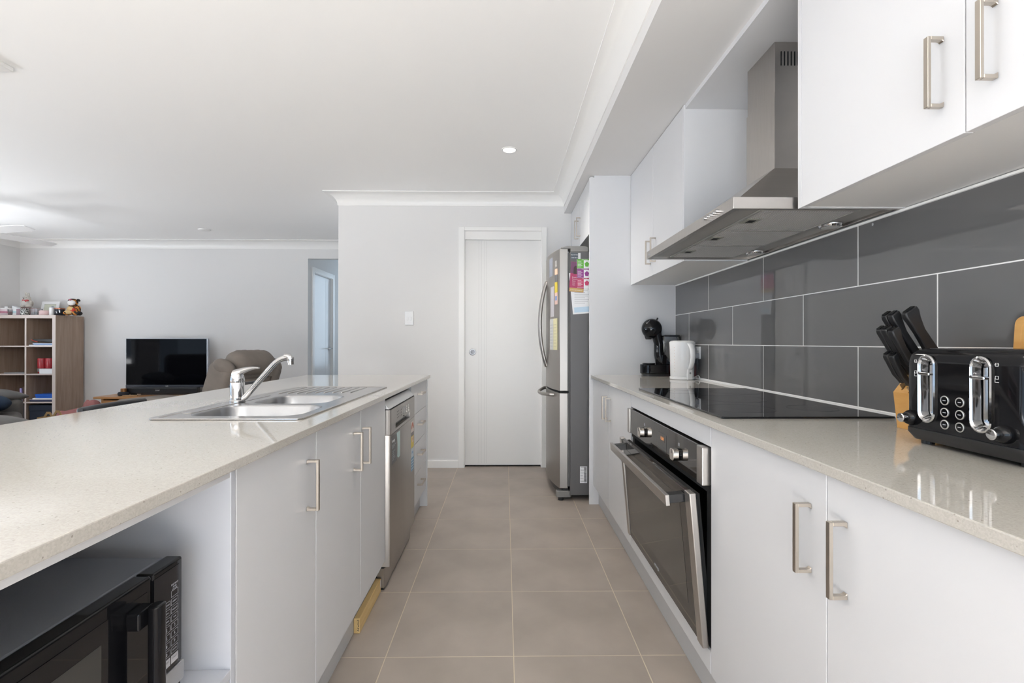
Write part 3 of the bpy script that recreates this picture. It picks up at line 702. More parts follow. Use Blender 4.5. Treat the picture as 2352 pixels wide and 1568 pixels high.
# sloping canopy from rim to chimney
CY0, CY1, CX0 = 1.829, 2.040, 1.010
mk('canopy', MB().loft([[(HX0+0.002, H0+0.002, 1.5475), (HX1, H0+0.002, 1.5475), (HX1, H1-0.002, 1.5475), (HX0+0.002, H1-0.002, 1.5475)],
      [(HX0+0.05, H0+0.06, 1.566), (HX1, H0+0.06, 1.566), (HX1, H1-0.06, 1.566), (HX0+0.05, H1-0.06, 1.566)],
      [(CX0-0.002, CY0-0.002, 1.766), (HX1, CY0-0.002, 1.766), (HX1, CY1+0.002, 1.766), (CX0-0.002, CY1+0.002, 1.766)]]), STEEL, hd_)
ch1 = bx('chimney', (CX0-0.001, HX1, CY0-0.001, CY1+0.001, 1.7665, 2.052), STEEL, hd_, 0.0008)
ch2 = bx('chimney_upper', (CX0+0.002, HX1, CY0+0.002, CY1-0.002, 2.0525, 2.2425), STEEL, hd_, 0.0008)
for k in range(9):
    xs = 1.034+k*0.0128
    mk('vent_slot', MB().prism([(xs+0.0022*math.cos(a)+0.0022, zc+0.0022*math.sin(a)) for zc, a0 in ((2.205, 0), (2.155, PI)) for a in [a0+PI*q/4 for q in range(5)]], 'y', CY0+0.0009, CY0+0.0018), DARK, ch2)
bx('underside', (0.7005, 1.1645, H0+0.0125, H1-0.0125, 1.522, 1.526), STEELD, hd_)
mesh_m = mat('grease_filter_mesh', (0.40, 0.38, 0.34), 0.42, 0.05)
nt = mesh_m.node_tree; b_ = nt.nodes['Principled BSDF']
tc_ = nt.nodes.new('ShaderNodeTexCoord'); wv_ = nt.nodes.new('ShaderNodeTexWave'); wv_.bands_direction = 'X'; wv_.inputs['Scale'].default_value = 42
nt.links.new(tc_.outputs['Object'], wv_.inputs['Vector'])
bp_ = nt.nodes.new('ShaderNodeBump'); bp_.inputs['Strength'].default_value = 0.9; bp_.inputs['Distance'].default_value = 0.004
nt.links.new(wv_.outputs[0], bp_.inputs['Height']); nt.links.new(bp_.outputs[0], b_.inputs['Normal'])
mr_ = nt.nodes.new('ShaderNodeMapRange'); mr_.inputs['To Min'].default_value = 0.34; mr_.inputs['To Max'].default_value = 0.85
nt.links.new(wv_.outputs[0], mr_.inputs[0]); nt.links.new(mr_.outputs[0], b_.inputs['Base Color'])
for k in range(3):
    y0 = 1.492+k*0.278; y1 = y0+0.272
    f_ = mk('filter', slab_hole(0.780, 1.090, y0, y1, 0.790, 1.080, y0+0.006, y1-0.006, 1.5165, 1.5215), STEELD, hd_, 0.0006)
    bx('filter_mesh', (0.7902, 1.0798, y0+0.0062, y1-0.0062, 1.5185, 1.5205), mesh_m, f_)
    g = bx('filter_latch', (0.792, 0.842, y0+0.105, y0+0.165, 1.5160, 1.5184), mat('latch_plate', (0.30, 0.30, 0.26), 0.4, 0.2), f_, 0.0005)
    bx('latch_slot', (0.806, 0.830, y0+0.120, y0+0.150, 1.5154, 1.5161), DARK, f_)
for y in (1.680, 2.195):
    l_ = mk('hood_lamp', MB().lathe([(0.030, -0.012), (0.034, -0.011), (0.036, -0.006), (0.037, -0.0045), (0.037, -0.001)], (1.122, y, 1.5215), 32), CHROME, hd_, smooth=True)
    mk('lamp_lens', MB().lathe([(0.028, -0.0128), (0.028, -0.0118)], (1.122, y, 1.5215), 28), mat('frosted_lens', (0.55, 0.55, 0.53), 0.3), l_)
for k in range(5):
    y = 1.556+k*0.0235
    mk('push_button', MB().cyl((HX0-0.0002, y, 1.531), (HX0-0.010, y, 1.531), 0.0055, 0.005, 14), CHROME, hd_, smooth=True)
text('hood_maker_name', 'omega', GREYINK, frame((HX0-0.0004, 2.31, 1.5285), (0, -1, 0), (0, 0, 1)), 0.014, hd_)
# ------------------------------------------------------------------ island
XI = -0.535
def bool_diff(base, cutters):
    objs = []
    for mb in [base]+cutters:
        me = bpy.data.meshes.new('t'); me.from_pydata(mb.v, [], mb.f)
        bm = bmesh.new(); bm.from_mesh(me); bmesh.ops.recalc_face_normals(bm, faces=bm.faces); bm.to_mesh(me); bm.free()
        o = bpy.data.objects.new('t', me); COL.objects.link(o); objs.append(o)
    for c in objs[1:]:
        m = objs[0].modifiers.new('b', 'BOOLEAN'); m.operation = 'DIFFERENCE'; m.solver = 'EXACT'; m.object = c
    dg = bpy.context.evaluated_depsgraph_get(); me = bpy.data.meshes.new_from_object(objs[0].evaluated_get(dg))
    out = MB(); out.add([v.co[:] for v in me.vertices], [tuple(p.vertices) for p in me.polygons])
    for o in objs: bpy.data.objects.remove(o)
    return out
tag(mk('island_worktop', slab_hole(-1.362, -0.512, -0.30, 3.386, -1.00, -0.605, 1.44, 2.44, 0.869, 0.889), QTZ, bev=0.002),
    'pale speckled stone worktop of the island, holding the sink', 'worktop')
def island_unit(name, label, y0, y1, doors, hz=HZ):
    t = thing(name, label, 'cabinet', (-0.8, (y0+y1)/2, 0.1))
    carcass(t, -1.10, XI-DT-0.002, y0, y1, ZB, ZT, top=False, back='x0')
    for d in doors: door(t, XI, 1, d[0], d[1], ZB, ZT, d[2], hz)
    return t
island_unit('island_cabinet', 'white island cabinet with a single door beside the microwave niche', 0.987, 1.400, [(0.987, 1.400, 1.338)])
island_unit('island_cabinet', 'white island sink cabinet with two doors left of the dishwasher', 1.402, 2.207, [(1.402, 1.832, 1.747), (1.832, 2.207, 1.853)])
dc = island_unit('drawer_cabinet', 'white four drawer unit at the far end of the island', 2.815, 3.353, [])
for z0, z1, hz_ in ((0.686, ZT, 0.797), (0.507, 0.683, 0.613), (0.318, 0.504, 0.430), (ZB, 0.315, 0.246)):
    d = bx('drawer_front', (XI-DT, XI, 2.8165, 3.3515, z0, z1), LAM, dc, 0.001)
    handle_h('handle', d, XI, 3.005, 3.135, hz_, 1)
tag(bx('island_end_panel', (-1.10, -0.529, 3.3545, 3.371, 0.0, 0.8688), LAM, bev=0.001), 'white end panel closing the far end of the island', 'panel')
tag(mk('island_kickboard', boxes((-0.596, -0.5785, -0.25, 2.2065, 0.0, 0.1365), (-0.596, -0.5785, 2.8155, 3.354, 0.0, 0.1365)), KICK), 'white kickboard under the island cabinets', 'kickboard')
tag(bx('island_back_panel', (-1.12, -1.1015, -0.25, 3.354, 0.0, 0.8688), LAM), 'white back panel of the island on the living room side', 'panel')
# microwave niche
nc = thing('microwave_niche', 'white open niche cabinet in the island holding the microwave', 'cabinet', (-0.8, 0.6, 0.1))
NI = mat('niche_shaded_laminate', (0.57, 0.59, 0.64), 0.4)  # white laminate darkened and blued, the niche's cool shade in its colour
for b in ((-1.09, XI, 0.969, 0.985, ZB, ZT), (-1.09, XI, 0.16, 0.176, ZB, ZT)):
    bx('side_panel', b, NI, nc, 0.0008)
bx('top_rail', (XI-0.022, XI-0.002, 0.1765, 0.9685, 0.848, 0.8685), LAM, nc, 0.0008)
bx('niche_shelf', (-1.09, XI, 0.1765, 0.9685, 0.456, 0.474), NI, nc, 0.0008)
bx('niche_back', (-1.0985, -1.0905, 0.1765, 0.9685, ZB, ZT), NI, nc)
dd = bx('drawer_front', (XI-DT, XI-0.001, 0.1785, 0.9665, ZB, 0.4535), LAM, nc, 0.001)
handle_h('handle', dd, XI, 0.49, 0.62, 0.39, 1)
island_unit('island_cabinet', 'white island cabinet behind the camera, next to the niche', -0.24, 0.157, [(-0.24, 0.157, 0.10)])

# microwave
mw = thing('microwave', 'black microwave oven with a silver lower band in the island niche', 'microwave', (-0.77, 0.66, 0.474))
MX, M0, M1, MZ0, MZ1 = -0.587, 0.415, 0.905, 0.490, 0.7245
bx('casing', (-0.96, MX-0.031, M0+0.004, M1-0.004, MZ0, MZ1-0.001), mat('microwave_case', (0.19, 0.205, 0.235), 0.36, 0.2), mw, 0.003)
YP = 0.828
pa = bx('control_panel', (MX-0.030, MX, YP+0.001, M1, MZ0+0.047, MZ1), BLK, mw, 0.004, seg=3)
pf = bx('panel_face', (MX+0.0002, MX+0.0010, YP+0.003, M1-0.010, MZ0+0.049, MZ1-0.010), mat('microwave_panel_face', (0.012, 0.012, 0.015), 0.12), pa)
md = bx('door', (MX-0.030, MX, M0, YP-0.001, MZ0+0.003, MZ1), BLK, mw, 0.004, seg=3)
bx('door_glass', (MX+0.0002, MX+0.0010, M0+0.012, YP-0.012, MZ0+0.012, MZ1-0.022), BLKGL, md)
bx('door_window_mesh', (MX+0.0011, MX+0.0015, M0+0.05, YP-0.105, MZ0+0.035, MZ1-0.052), mat('door_mesh_screen', (0.045, 0.043, 0.04), 0.35), md)
bx('lower_band', (MX-0.028, MX+0.0025, YP+0.001, M1+0.002, MZ0+0.012, MZ0+0.046), mat('microwave_silver', (0.55, 0.55, 0.56), 0.35, 0.8), mw, 0.002)
bx('lower_band', (MX-0.028, MX-0.001, YP+0.003, M1-0.002, MZ0-0.004, MZ0+0.0115), BLKM, mw, 0.003)
hm = MB()
hm.prism(rbox2(MX+0.022, MX+0.042, YP-0.046, YP-0.022, 0.008, 4), 'z', MZ0+0.004, MZ1-0.030)
mk('door_handle', hm, BLK, md, 0.002, smooth=True)
for z in (MZ0+0.012, MZ1-0.060):
    bx('handle_mount', (MX+0.0005, MX+0.0225, YP-0.060, YP-0.024, z, z+0.028), BLK, md, 0.003)
km = mat('keypad_line', (0.42, 0.43, 0.47), 0.5)
XK = MX+0.0011
keys = [['', 'DEFROST', ''], ['', 'KITCHEN', 'SPEEDY'], ['', 'AUTO', 'WEIGHT'], ['', 'POWER', 'TIME'], ['1', '2', '3'], ['4', '5', '6'], ['7', '8', '9'], ['', '0', 'CLOCK'], ['', 'STOP', 'START']]
for r, row in enumerate(keys):
    for c, s_ in enumerate(row):
        y0 = YP+0.004+c*0.0205; z1 = MZ1-0.050-r*0.0142-(0 if c != 1 else 0.0)
        if r == 0 and c != 2: continue
        if r == 8 and c == 0: continue
        y1, z0 = y0+0.0178, z1-0.0108
        if r == 8:
            bx('key_pad', (XK-0.0001, XK+0.0004, y0, y1, z0-0.003, z1), mat('key_silver', (0.45, 0.45, 0.47), 0.4), pf)
            text('key_lettering', s_, INK, frame((XK+0.0004, (y0+y1)/2, (z0+z1)/2), (0,1,0), (0,0,1)), 0.0042, pf, th=0.0001); continue
        fr_ = MB()
        for a, b_2, cc, d_ in ((y0, y1, z0, z0+0.0004), (y0, y1, z1-0.0004, z1), (y0, y0+0.0004, z0, z1), (y1-0.0004, y1, z0, z1)):
            fr_.box(XK-0.0001, XK+0.0002, a, b_2, cc, d_)
        mk('key_outline', fr_, km, pf)
        if s_:
            text('key_lettering', s_, km, frame((XK+0.0002, (y0+y1)/2, (z0+z1)/2), (0,1,0), (0,0,1)), 0.0075 if len(s_) == 1 else 0.0034, pf, th=0.0001)
text('key_lettering', 'INSTANT\nAND\nCOOK', km, frame((XK+0.0002, YP+0.054, MZ1-0.044), (0,1,0), (0,0,1)), 0.0045, pf, th=0.0001)
for x, y in ((-0.93, M0+0.04), (-0.93, M1-0.04), (-0.63, M0+0.04), (-0.63, M1-0.04)):
    mk('foot', MB().cyl((x, y, 0.4745), (x, y, MZ0), 0.012), BLKM, mw)

# dishwasher
dw = thing('dishwasher', 'freestanding stainless dishwasher with energy stickers under the island worktop', 'dishwasher', (-0.8, 2.51, 0))
D0, D1, DX = 2.2135, 2.8085, -0.513
bx('tub', (-1.09, DX-0.046, D0+0.004, D1-0.004, 0.06, 0.812), mat('dishwasher_body', (0.30, 0.30, 0.30), 0.4, 0.6), dw)
dpn = mk('door', MB().prism([(DX-0.045, D0), (DX-0.012, D0), (DX-0.004, D0+0.004), (DX, D0+0.014), (DX, D1-0.014), (DX-0.004, D1-0.004), (DX-0.012, D1), (DX-0.045, D1)], 'z', 0.106, 0.6945), DWST, dw, smooth=True)
pnl = bool_diff(MB().prism([(DX-0.045, D0), (DX-0.012, D0), (DX-0.004, D0+0.004), (DX, D0+0.014), (DX, D1-0.014), (DX-0.004, D1-0.004), (DX-0.012, D1), (DX-0.045, D1)], 'z', 0.6965, 0.808),
                [MB().box(DX-0.022, DX+0.02, 2.315, 2.665, 0.710, 0.735)])
cpn = mk('control_panel', pnl, DWST, dw)
bx('grip_shadow', (DX-0.0216, DX-0.0206, 2.3155, 2.6645, 0.7105, 0.7345), mat('grip_dark', (0.10, 0.10, 0.10), 0.4, 0.5), cpn)
bx('display', (DX-0.0003, DX+0.0005, 2.475, 2.545, 0.752, 0.785), mat('dw_display', (0.16, 0.15, 0.14), 0.2), cpn)
for k in range(3):
    for r in range(2):
        mk('button', MB().cyl((DX-0.001, 2.575+r*0.05, 0.752+k*0.014), (DX+0.0015, 2.575+r*0.05, 0.752+k*0.014), 0.006, 0.0055, 12), mat('dw_button', (0.62, 0.60, 0.58), 0.3, 0.6), cpn, smooth=True)
for k in range(4):
    for r in range(3):
        bx('indicator_mark', (DX-0.0002, DX+0.0003, 2.345+k*0.030, 2.352+k*0.030, 0.752+r*0.014, 0.757+r*0.014), INK, cpn)
text('maker_name', 'omega', INK, frame((DX+0.0002, 2.50, 0.743), (0,1,0), (0,0,1)), 0.012, cpn)
mk('top_lip', MB().prism([(DX-0.0455, 0.812), (DX-0.006, 0.812), (DX-0.012, 0.818), (DX-0.034, 0.846), (DX-0.0455, 0.846)], 'y', D0, D1), mat('dw_lip', (0.60, 0.60, 0.60), 0.3, 0.9), dw, 0.001)
bx('top_cover', (-1.09, DX-0.046, D0, D1, 0.8125, 0.836), BLKM, dw)
bx('gap_seal', (DX-0.044, DX-0.006, D0+0.002, D1-0.002, 0.8082, 0.8118), DARK, dw)
mk('plinth', MB().prism([(DX-0.06, D0+0.002), (DX-0.030, D0+0.002), (DX-0.025, D0+0.012), (DX-0.025, D1-0.012), (DX-0.030, D1-0.002), (DX-0.06, D1-0.002)], 'z', 0.012, 0.098), DWST, dw, smooth=True)
bx('plinth_seal', (DX-0.058, DX-0.032, D0+0.006, D1-0.006, 0.0985, 0.1055), DARK, dw)
mk('plinth_base', MB().box(DX-0.058, DX-0.032, D0+0.006, D1-0.006, 0.0003, 0.0115), BLKM, dw)
for x in (-1.05,):
    for y in (D0+0.04, D1-0.04): mk('foot', MB().cyl((x, y, 0.0003), (x, y, 0.0595), 0.02), BLKM, dw)
def dws(name, y0, y1, z0, z1, m, off=0.0006, par=None):
    return bx(name, (DX-0.0002, DX+off, y0, y1, z0, z1), m, par or dpn)
ps = dws('product_sticker', 2.236, 2.335, 0.556, 0.684, flat('sticker_charcoal', (0.10, 0.10, 0.10), 0.4))
text('sticker_lettering', 'omega', WINK, frame((DX+0.0007, 2.268, 0.662), (0,1,0), (0,0,1)), 0.022, ps)
for k in range(3): dws('printed_line', 2.243, 2.243+(0.080, 0.05, 0.03)[k], 0.640-k*0.006, 0.6425-k*0.006, GREYINK, 0.0009, ps)
for k in range(6): dws('printed_line', 2.246, 2.278+0.008*((k*3) % 4), 0.572+k*0.008, 0.5745+k*0.008, GREYINK, 0.0009, ps)
gl = mk('product_sticker', MB().prism([(2.335, 0.684)] + [(2.337+0.020*math.sin(PI*k/10*0.9), 0.684-0.124*k/10) for k in range(1, 10)] + [(2.366, 0.560), (2.412, 0.560), (2.412, 0.684)], 'x', DX-0.0002, DX+0.0005), flat('sticker_glass_aqua', (0.42, 0.58, 0.56), 0.3), dpn)
ey = 2.698
dws('energy_label', ey, ey+0.070, 0.600, 0.676, flat('sticker_rating_white', (0.70, 0.62, 0.58)))
mk('energy_stars', MB().prism([(ey+0.035+0.032*math.cos(PI*k/10), 0.636+0.034*math.sin(PI*k/10)) for k in range(11)] + [(ey+0.020, 0.636), (ey+0.035, 0.654), (ey+0.05, 0.636)], 'x', DX+0.0003, DX+0.0010), flat('sticker_rating_red', (0.55, 0.20, 0.14)), dpn)
dws('energy_label', ey, ey+0.070, 0.596, 0.617, flat('sticker_rating_slate', (0.22, 0.20, 0.20)), 0.0010)
dws('energy_label', ey, ey+0.070, 0.532, 0.596, flat('sticker_rating_yellow', (0.70, 0.55, 0.10)))
dws('energy_label', ey+0.020, ey+0.058, 0.562, 0.592, flat('sticker_rating_cream', (0.72, 0.58, 0.42)), 0.0010)
text('energy_lettering', '232', flat('sticker_rating_red', (0.55, 0.2, 0.14)), frame((DX+0.0011, ey+0.039, 0.577), (0,1,0), (0,0,1)), 0.018, dpn)
dws('water_label', ey, ey+0.070, 0.478, 0.528, flat('sticker_water_pale', (0.52, 0.60, 0.66)))
text('water_lettering', '14.4', flat('water_ink', (0.10, 0.22, 0.40)), frame((DX+0.0008, ey+0.035, 0.505), (0,1,0), (0,0,1)), 0.020, dpn)
dws('water_label', ey, ey+0.070, 0.405, 0.478, flat('sticker_water_blue', (0.16, 0.32, 0.48)))
for k in range(4): dws('printed_line', ey+0.005, ey+0.065, 0.414+k*0.0155, 0.420+k*0.0155, flat('sticker_water_pale', (0.52, 0.60, 0.66)), 0.0010)

# timber offcut against the kickboard
tt = thing('timber_offcut', 'yellow pine timber offcut lying along the island kickboard', 'timber', (-0.566, 2.05, 0))
bx('timber', (-0.5775, -0.5535, 1.888, 2.208, 0.0003, 0.058), PINE, tt, 0.002)
sc_ = MB(); ye = 1.8876
for pts in ([(-0.564, 0.050), (-0.559, 0.052), (-0.557, 0.047), (-0.562, 0.041), (-0.556, 0.041)], [(-0.562, 0.036), (-0.557, 0.034), (-0.560, 0.030), (-0.556, 0.027)],
            [(-0.563, 0.022), (-0.557, 0.022), (-0.559, 0.014), (-0.563, 0.014), (-0.556, 0.010)]):
    sc_.tube([(x, ye, z) for x, z in pts], 0.0009, 6)
mk('marker_scribble', sc_, INK, tt)
bx('paint_smear', (-0.5538, -0.5531, 2.195, 2.2078, 0.022, 0.055), WPL, tt)

# sink
sk = thing('sink', 'stainless double bowl sink with drainer set in the island worktop', 'sink', (-0.8, 1.94, 0.889))
SX0, SX1, SY0, SY1 = -1.026, -0.584, 1.418, 2.462
B1 = (-0.965, -0.622, 1.480, 1.735); B2 = (-0.925, -0.652, 1.780, 2.055)
pl_ = bool_diff(MB().prism(rbox2(SX0, SX1, SY0, SY1, 0.022, 6), 'z', 0.8893, 0.8945),
   [MB().prism(rbox2(SX0+0.016, SX1-0.016, SY0+0.016, SY1-0.016, 0.02, 6), 'z', 0.8922, 0.91),
    MB().prism(rbox2(*B1, 0.065, 8), 'z', 0.88, 0.90), MB().prism(rbox2(*B2, 0.065, 8), 'z', 0.88, 0.90)])
mk('deck', pl_, SINKST, sk, 0.0015, 2, smooth=True)
for B in (B1, B2):
    ring = lambda i, z, r: [(x, y, z) for x, y in rbox2(B[0]+i, B[1]-i, B[2]+i, B[3]-i, r, 8)]
    mb = MB().loft([ring(0, 0.8921, 0.065), ring(0.004, 0.886, 0.062), ring(0.010, 0.80, 0.06), ring(0.018, 0.758, 0.055), ring(0.034, 0.742, 0.05), ring(0.07, 0.738, 0.03)], cap=False)
    n = len(ring(0, 0, 0.06)); mb.f.append(tuple(range(len(mb.v)-n, len(mb.v))))
    o = mk('bowl', mb, BOWLST, sk, smooth=True)
    cx, cy = (B[0]+B[1])/2, (B[2]+B[3])/2
    mk('drain', MB().lathe([(0.043, 0.0002), (0.043, 0.002), (0.036, 0.003), (0.032, 0.001)], (cx, cy, 0.738), 28), CHROME, o, smooth=True)
for k in range(9):
    x = -0.970+k*0.0365
    mk('drainer_rib', MB().tube([(x, 2.115+0.006*k, 0.8915), (x, 2.125+0.006*k, 0.8928), (x, 2.415, 0.8928), (x, 2.425, 0.8915)], [0.001, 0.0032, 0.0032, 0.001], 10), SINKST, sk, smooth=True)
mk('tap_ledge', MB().prism(rbox2(-1.006, -0.968, 1.53, 2.06, 0.018, 6), 'z', 0.8921, 0.8940), SINKST, sk, 0.0015)
# mixer tap
tp_ = thing('mixer_tap', 'chrome mixer tap with a long slanting spout beside the sink bowls', 'tap', (-0.988, 1.83, 0.894))
tx, ty = -0.988, 1.83
mk('tap_body', MB().lathe([(0.027, 0.0), (0.027, 0.004), (0.0245, 0.007), (0.0245, 0.0690), (0.0235, 0.0705), (0.0245, 0.072), (0.0245, 0.078), (0.022, 0.094), (0.015, 0.106), (0.004, 0.110)], (tx, ty, 0.8942), 32), CHROME, tp_, smooth=True)
lv = []
for k in range(9):
    t = k/8; x = tx-0.012+0.092*t; z = 0.992+0.026*math.sin(t*PI*0.55); hw = 0.020*(1-t)+0.0065*t; th_ = 0.016*(1-t)**1.3+0.003
    lv.append([(x, ty+hw*math.cos(a), z+th_*math.sin(a)) for a in [2*PI*q/12 for q in range(12)]])
mk('tap_lever', MB().loft(lv), CHROME, tp_, smooth=True)
sp = [(tx+0.012, ty, 0.903), (tx+0.030, ty, 0.912)] + [(tx+0.030+0.098*t, ty, 0.912+0.113*t) for t in (0.25, 0.5, 0.75, 1.0)]
x0, z0 = sp[-1][0], sp[-1][2]
sp += [(x0+0.012, ty, z0+0.012), (x0+0.026, ty, z0+0.0225), (x0+0.042, ty, z0+0.029), (x0+0.057, ty, z0+0.032)]
mk('spout', MB().tube(sp, [0.014, 0.0115]+[0.0105]*(len(sp)-4)+[0.011, 0.0115], 16), CHROME, tp_, smooth=True)
e = sp[-1]
mk('spout_nozzle', MB().tube([(e[0]-0.012, ty, e[2]+0.004), (e[0]+0.002, ty, e[2]+0.003), (e[0]+0.010, ty, e[2]-0.006), (e[0]+0.010, ty, e[2]-0.012)], [0.0105, 0.0125, 0.0135, 0.0125], 16)
   .cyl((e[0]+0.010, ty, e[2]-0.013), (e[0]+0.011, ty, e[2]-0.027), 0.0115, 0.0115, 18), CHROME, tp_, smooth=True)
# ------------------------------------------------------------------ things on the right-hand worktop
ZW = 0.8893
# four slice toaster
to = thing('toaster', 'black glossy four slice toaster with chrome lever slots on the right worktop', 'toaster', (1.01, 0.98, ZW))
TX0, TX1, TY0, TY1 = 0.912, 1.115, 0.838, 1.112
def rr(i, z, r): return [(x, y, z) for x, y in rbox2(TX0+i, TX1-i, TY0+i, TY1-i, r, 6)]
SLOTY = (1.050, 0.929)
base_shell = MB().loft([rr(0, 0.9245, 0.022), rr(0, 1.070, 0.022), rr(0.003, 1.086, 0.022), rr(0.010, 1.096, 0.022), rr(0.022, 1.1005, 0.02)])
def slotprism(y, w, z0, z1, a, b):
    pts = [(y+w*math.cos(t), z1-w+w*math.sin(t)) for t in [PI*k/12 for k in range(13)]] + [(y+w*math.cos(t), z0+w+w*math.sin(t)) for t in [PI+PI*k/12 for k in range(13)]]
    return MB().prism(pts, 'x', a, b)
cuts = [slotprism(y, 0.0195, 0.943, 1.084, TX0-0.02, TX0+0.020) for y in SLOTY]
for y in (1.045, 1.0, 0.95, 0.905): cuts.append(MB().box(TX0+0.035, TX1-0.03, y-0.014, y+0.014, 1.06, 1.2))
shell = mk('shell', bool_diff(base_shell, cuts), BLK, to, smooth=True)
mk('base', MB().loft([rr(0.008, 0.8985, 0.02), rr(-0.002, 0.914, 0.024), rr(-0.002, 0.9240, 0.024)]), BLKM, to, smooth=True)
for y in (TY0+0.03, TY1-0.03):
    for x in (TX0+0.03, TX1-0.03): mk('foot', MB().cyl((x, y, 0.8894), (x, y, 0.8984), 0.012), BLKM, to)
for y in SLOTY:
    def so(w, za, zb):
        return [(y+w*math.cos(t), zb-w+w*math.sin(t)) for t in [PI*k/12 for k in range(13)]] + [(y+w*math.cos(t), za+w+w*math.sin(t)) for t in [PI+PI*k/12 for k in range(13)]]
    o1, o2, o3, o4 = so(0.0225, 0.940, 1.087), so(0.0195, 0.943, 1.084), so(0.0185, 0.944, 1.083), so(0.0125, 0.952, 1.075)
    rg = MB().loft([[(TX0-0.0002, a, b) for a, b in o1], [(TX0-0.003, a, b) for a, b in o1], [(TX0-0.0045, a, b) for a, b in o2], [(TX0-0.003, a, b) for a, b in o3],
                    [(TX0+0.0165, a, b) for a, b in o4]], cap=False)
    rg.f.append(tuple(range(len(rg.v)-len(o4), len(rg.v))))
    s_ = mk('lever_slot', rg, CHROME, to, smooth=True)
    bx('lever_track', (TX0+0.0150, TX0+0.0163, y-0.0025, y+0.0025, 0.962, 1.066), DARK, s_)
    bx('lever', (TX0-0.008, TX0+0.0148, y-0.013, y+0.013, 1.0425, 1.0485), CHROME, s_, 0.0015)
for y in (1.007, 0.973):
    for k, z in enumerate((0.993, 0.968, 0.943)):
        n = 32
        rg = MB().loft([[(TX0+dx, y+r*math.cos(2*PI*q/n), z+r*math.sin(2*PI*q/n)) for q in range(n)] for r, dx in ((0.0098, 0.0005), (0.0098, -0.0015), (0.0082, -0.0022), (0.0076, -0.0008))], cap=False)
        b_ = mk('button_ring', rg, mat('button_silver', (0.62, 0.61, 0.59), 0.3, 0.7), to, smooth=True)
        mk('button', MB().cyl((TX0+0.0005, y, z), (TX0-0.0016, y, z), 0.0075, 0.0070, 24), BLK, b_, smooth=True)
        bx('button_mark', (TX0-0.0020, TX0-0.0016, y-0.0035, y+0.0035, z-0.0008, z+0.0008), GREYINK, b_)
for y in (1.0895, 0.884):
    c_ = mk('dial_skirt', MB().lathe([(0.0165, 0), (0.0165, 0.006), (0.012, 0.014), (0.010, 0.015)], (0, 0, 0), 28).xf(frame((TX0-0.0002, y, 0.9455), (0,-1,0), (0,0,1))), BLK, to, smooth=True)
    mk('dial', MB().lathe([(0.0095, 0.0148), (0.0100, 0.017), (0.0100, 0.026), (0.0085, 0.0275), (0.001, 0.028)], (0, 0, 0), 28).xf(frame((TX0-0.0002, y, 0.9455), (0,-1,0), (0,0,1))), CHROME, to, smooth=True)
for y in (1.079, 0.899):
    for z in (1.072, 1.048):
        rg = MB()
        for a, b, c, d in ((-0.003, 0.003, 0.0025, 0.0031), (-0.003, 0.003, -0.0031, -0.0025), (-0.003, -0.0024, -0.0025, 0.0025), (0.0024, 0.003, -0.0025, 0.0025)):
            rg.box(TX0-0.0006, TX0-0.0002, y+a, y+b, z+c, z+d)
        if z < 1.06:
            rg.box(TX0-0.0006, TX0-0.0002, y+0.003, y+0.0036, z-0.008, z).box(TX0-0.0006, TX0-0.0002, y-0.004, y+0.0036, z-0.0092, z-0.0084)
        else: rg.box(TX0-0.0006, TX0-0.0002, y-0.0045, y+0.0045, z-0.0003, z+0.0003)
        mk('toast_symbol', rg, WINK, to)

# knife block and knives
kbk = thing('knife_block', 'pale bamboo slanted knife block behind the toaster', 'knife block', (1.1, 1.225, ZW))
dirv = Vector((-0.57, 0, 0.82)).normalized(); side = Vector((0, 1, 0)); nrm = dirv.cross(side)
KN = [(lab, Vector((tx_, y_, tz_)) - dirv*L_, L_, wd) for lab, tx_, tz_, y_, L_, wd in (
  ('large black handled knife in the top row of the block, farthest of three', 0.986, 1.184, 1.266, 0.148, 0.013),
  ('large black handled knife in the middle of the top row of the block', 0.983, 1.184, 1.240, 0.148, 0.013),
  ('broadest black handled knife in the top row of the block, nearest of three', 0.995, 1.190, 1.206, 0.155, 0.019),
  ('black handled knife in the second row of the block, farthest of three', 0.972, 1.147, 1.268, 0.140, 0.011),
  ('black handled knife in the middle of the second row of the block', 0.967, 1.147, 1.243, 0.140, 0.011),
  ('black handled knife in the second row of the block, nearest of three', 0.963, 1.143, 1.215, 0.138, 0.012),
  ('small black handled knife in the lowest row of the block, farther of two', 0.986, 1.081, 1.264, 0.086, 0.009),
  ('small black handled knife in the lowest row of the block, nearer of two', 0.980, 1.079, 1.237, 0.090, 0.009))]
def kmat(p):
    R = Matrix((side, nrm, dirv)).transposed().to_4x4(); R.translation = p; return R
slots = [MB().box(-0.0028, 0.0028, -0.0135, 0.0155, -0.10, 0.06).xf(kmat(p)) for _, p, L, wd in KN]
mk('block', bool_diff(MB().prism([(1.036, ZW), (1.160, ZW), (1.160, 1.082), (1.104, 1.084), (1.0255, 0.983)], 'y', 1.165, 1.285), slots), BAMBOO, kbk)
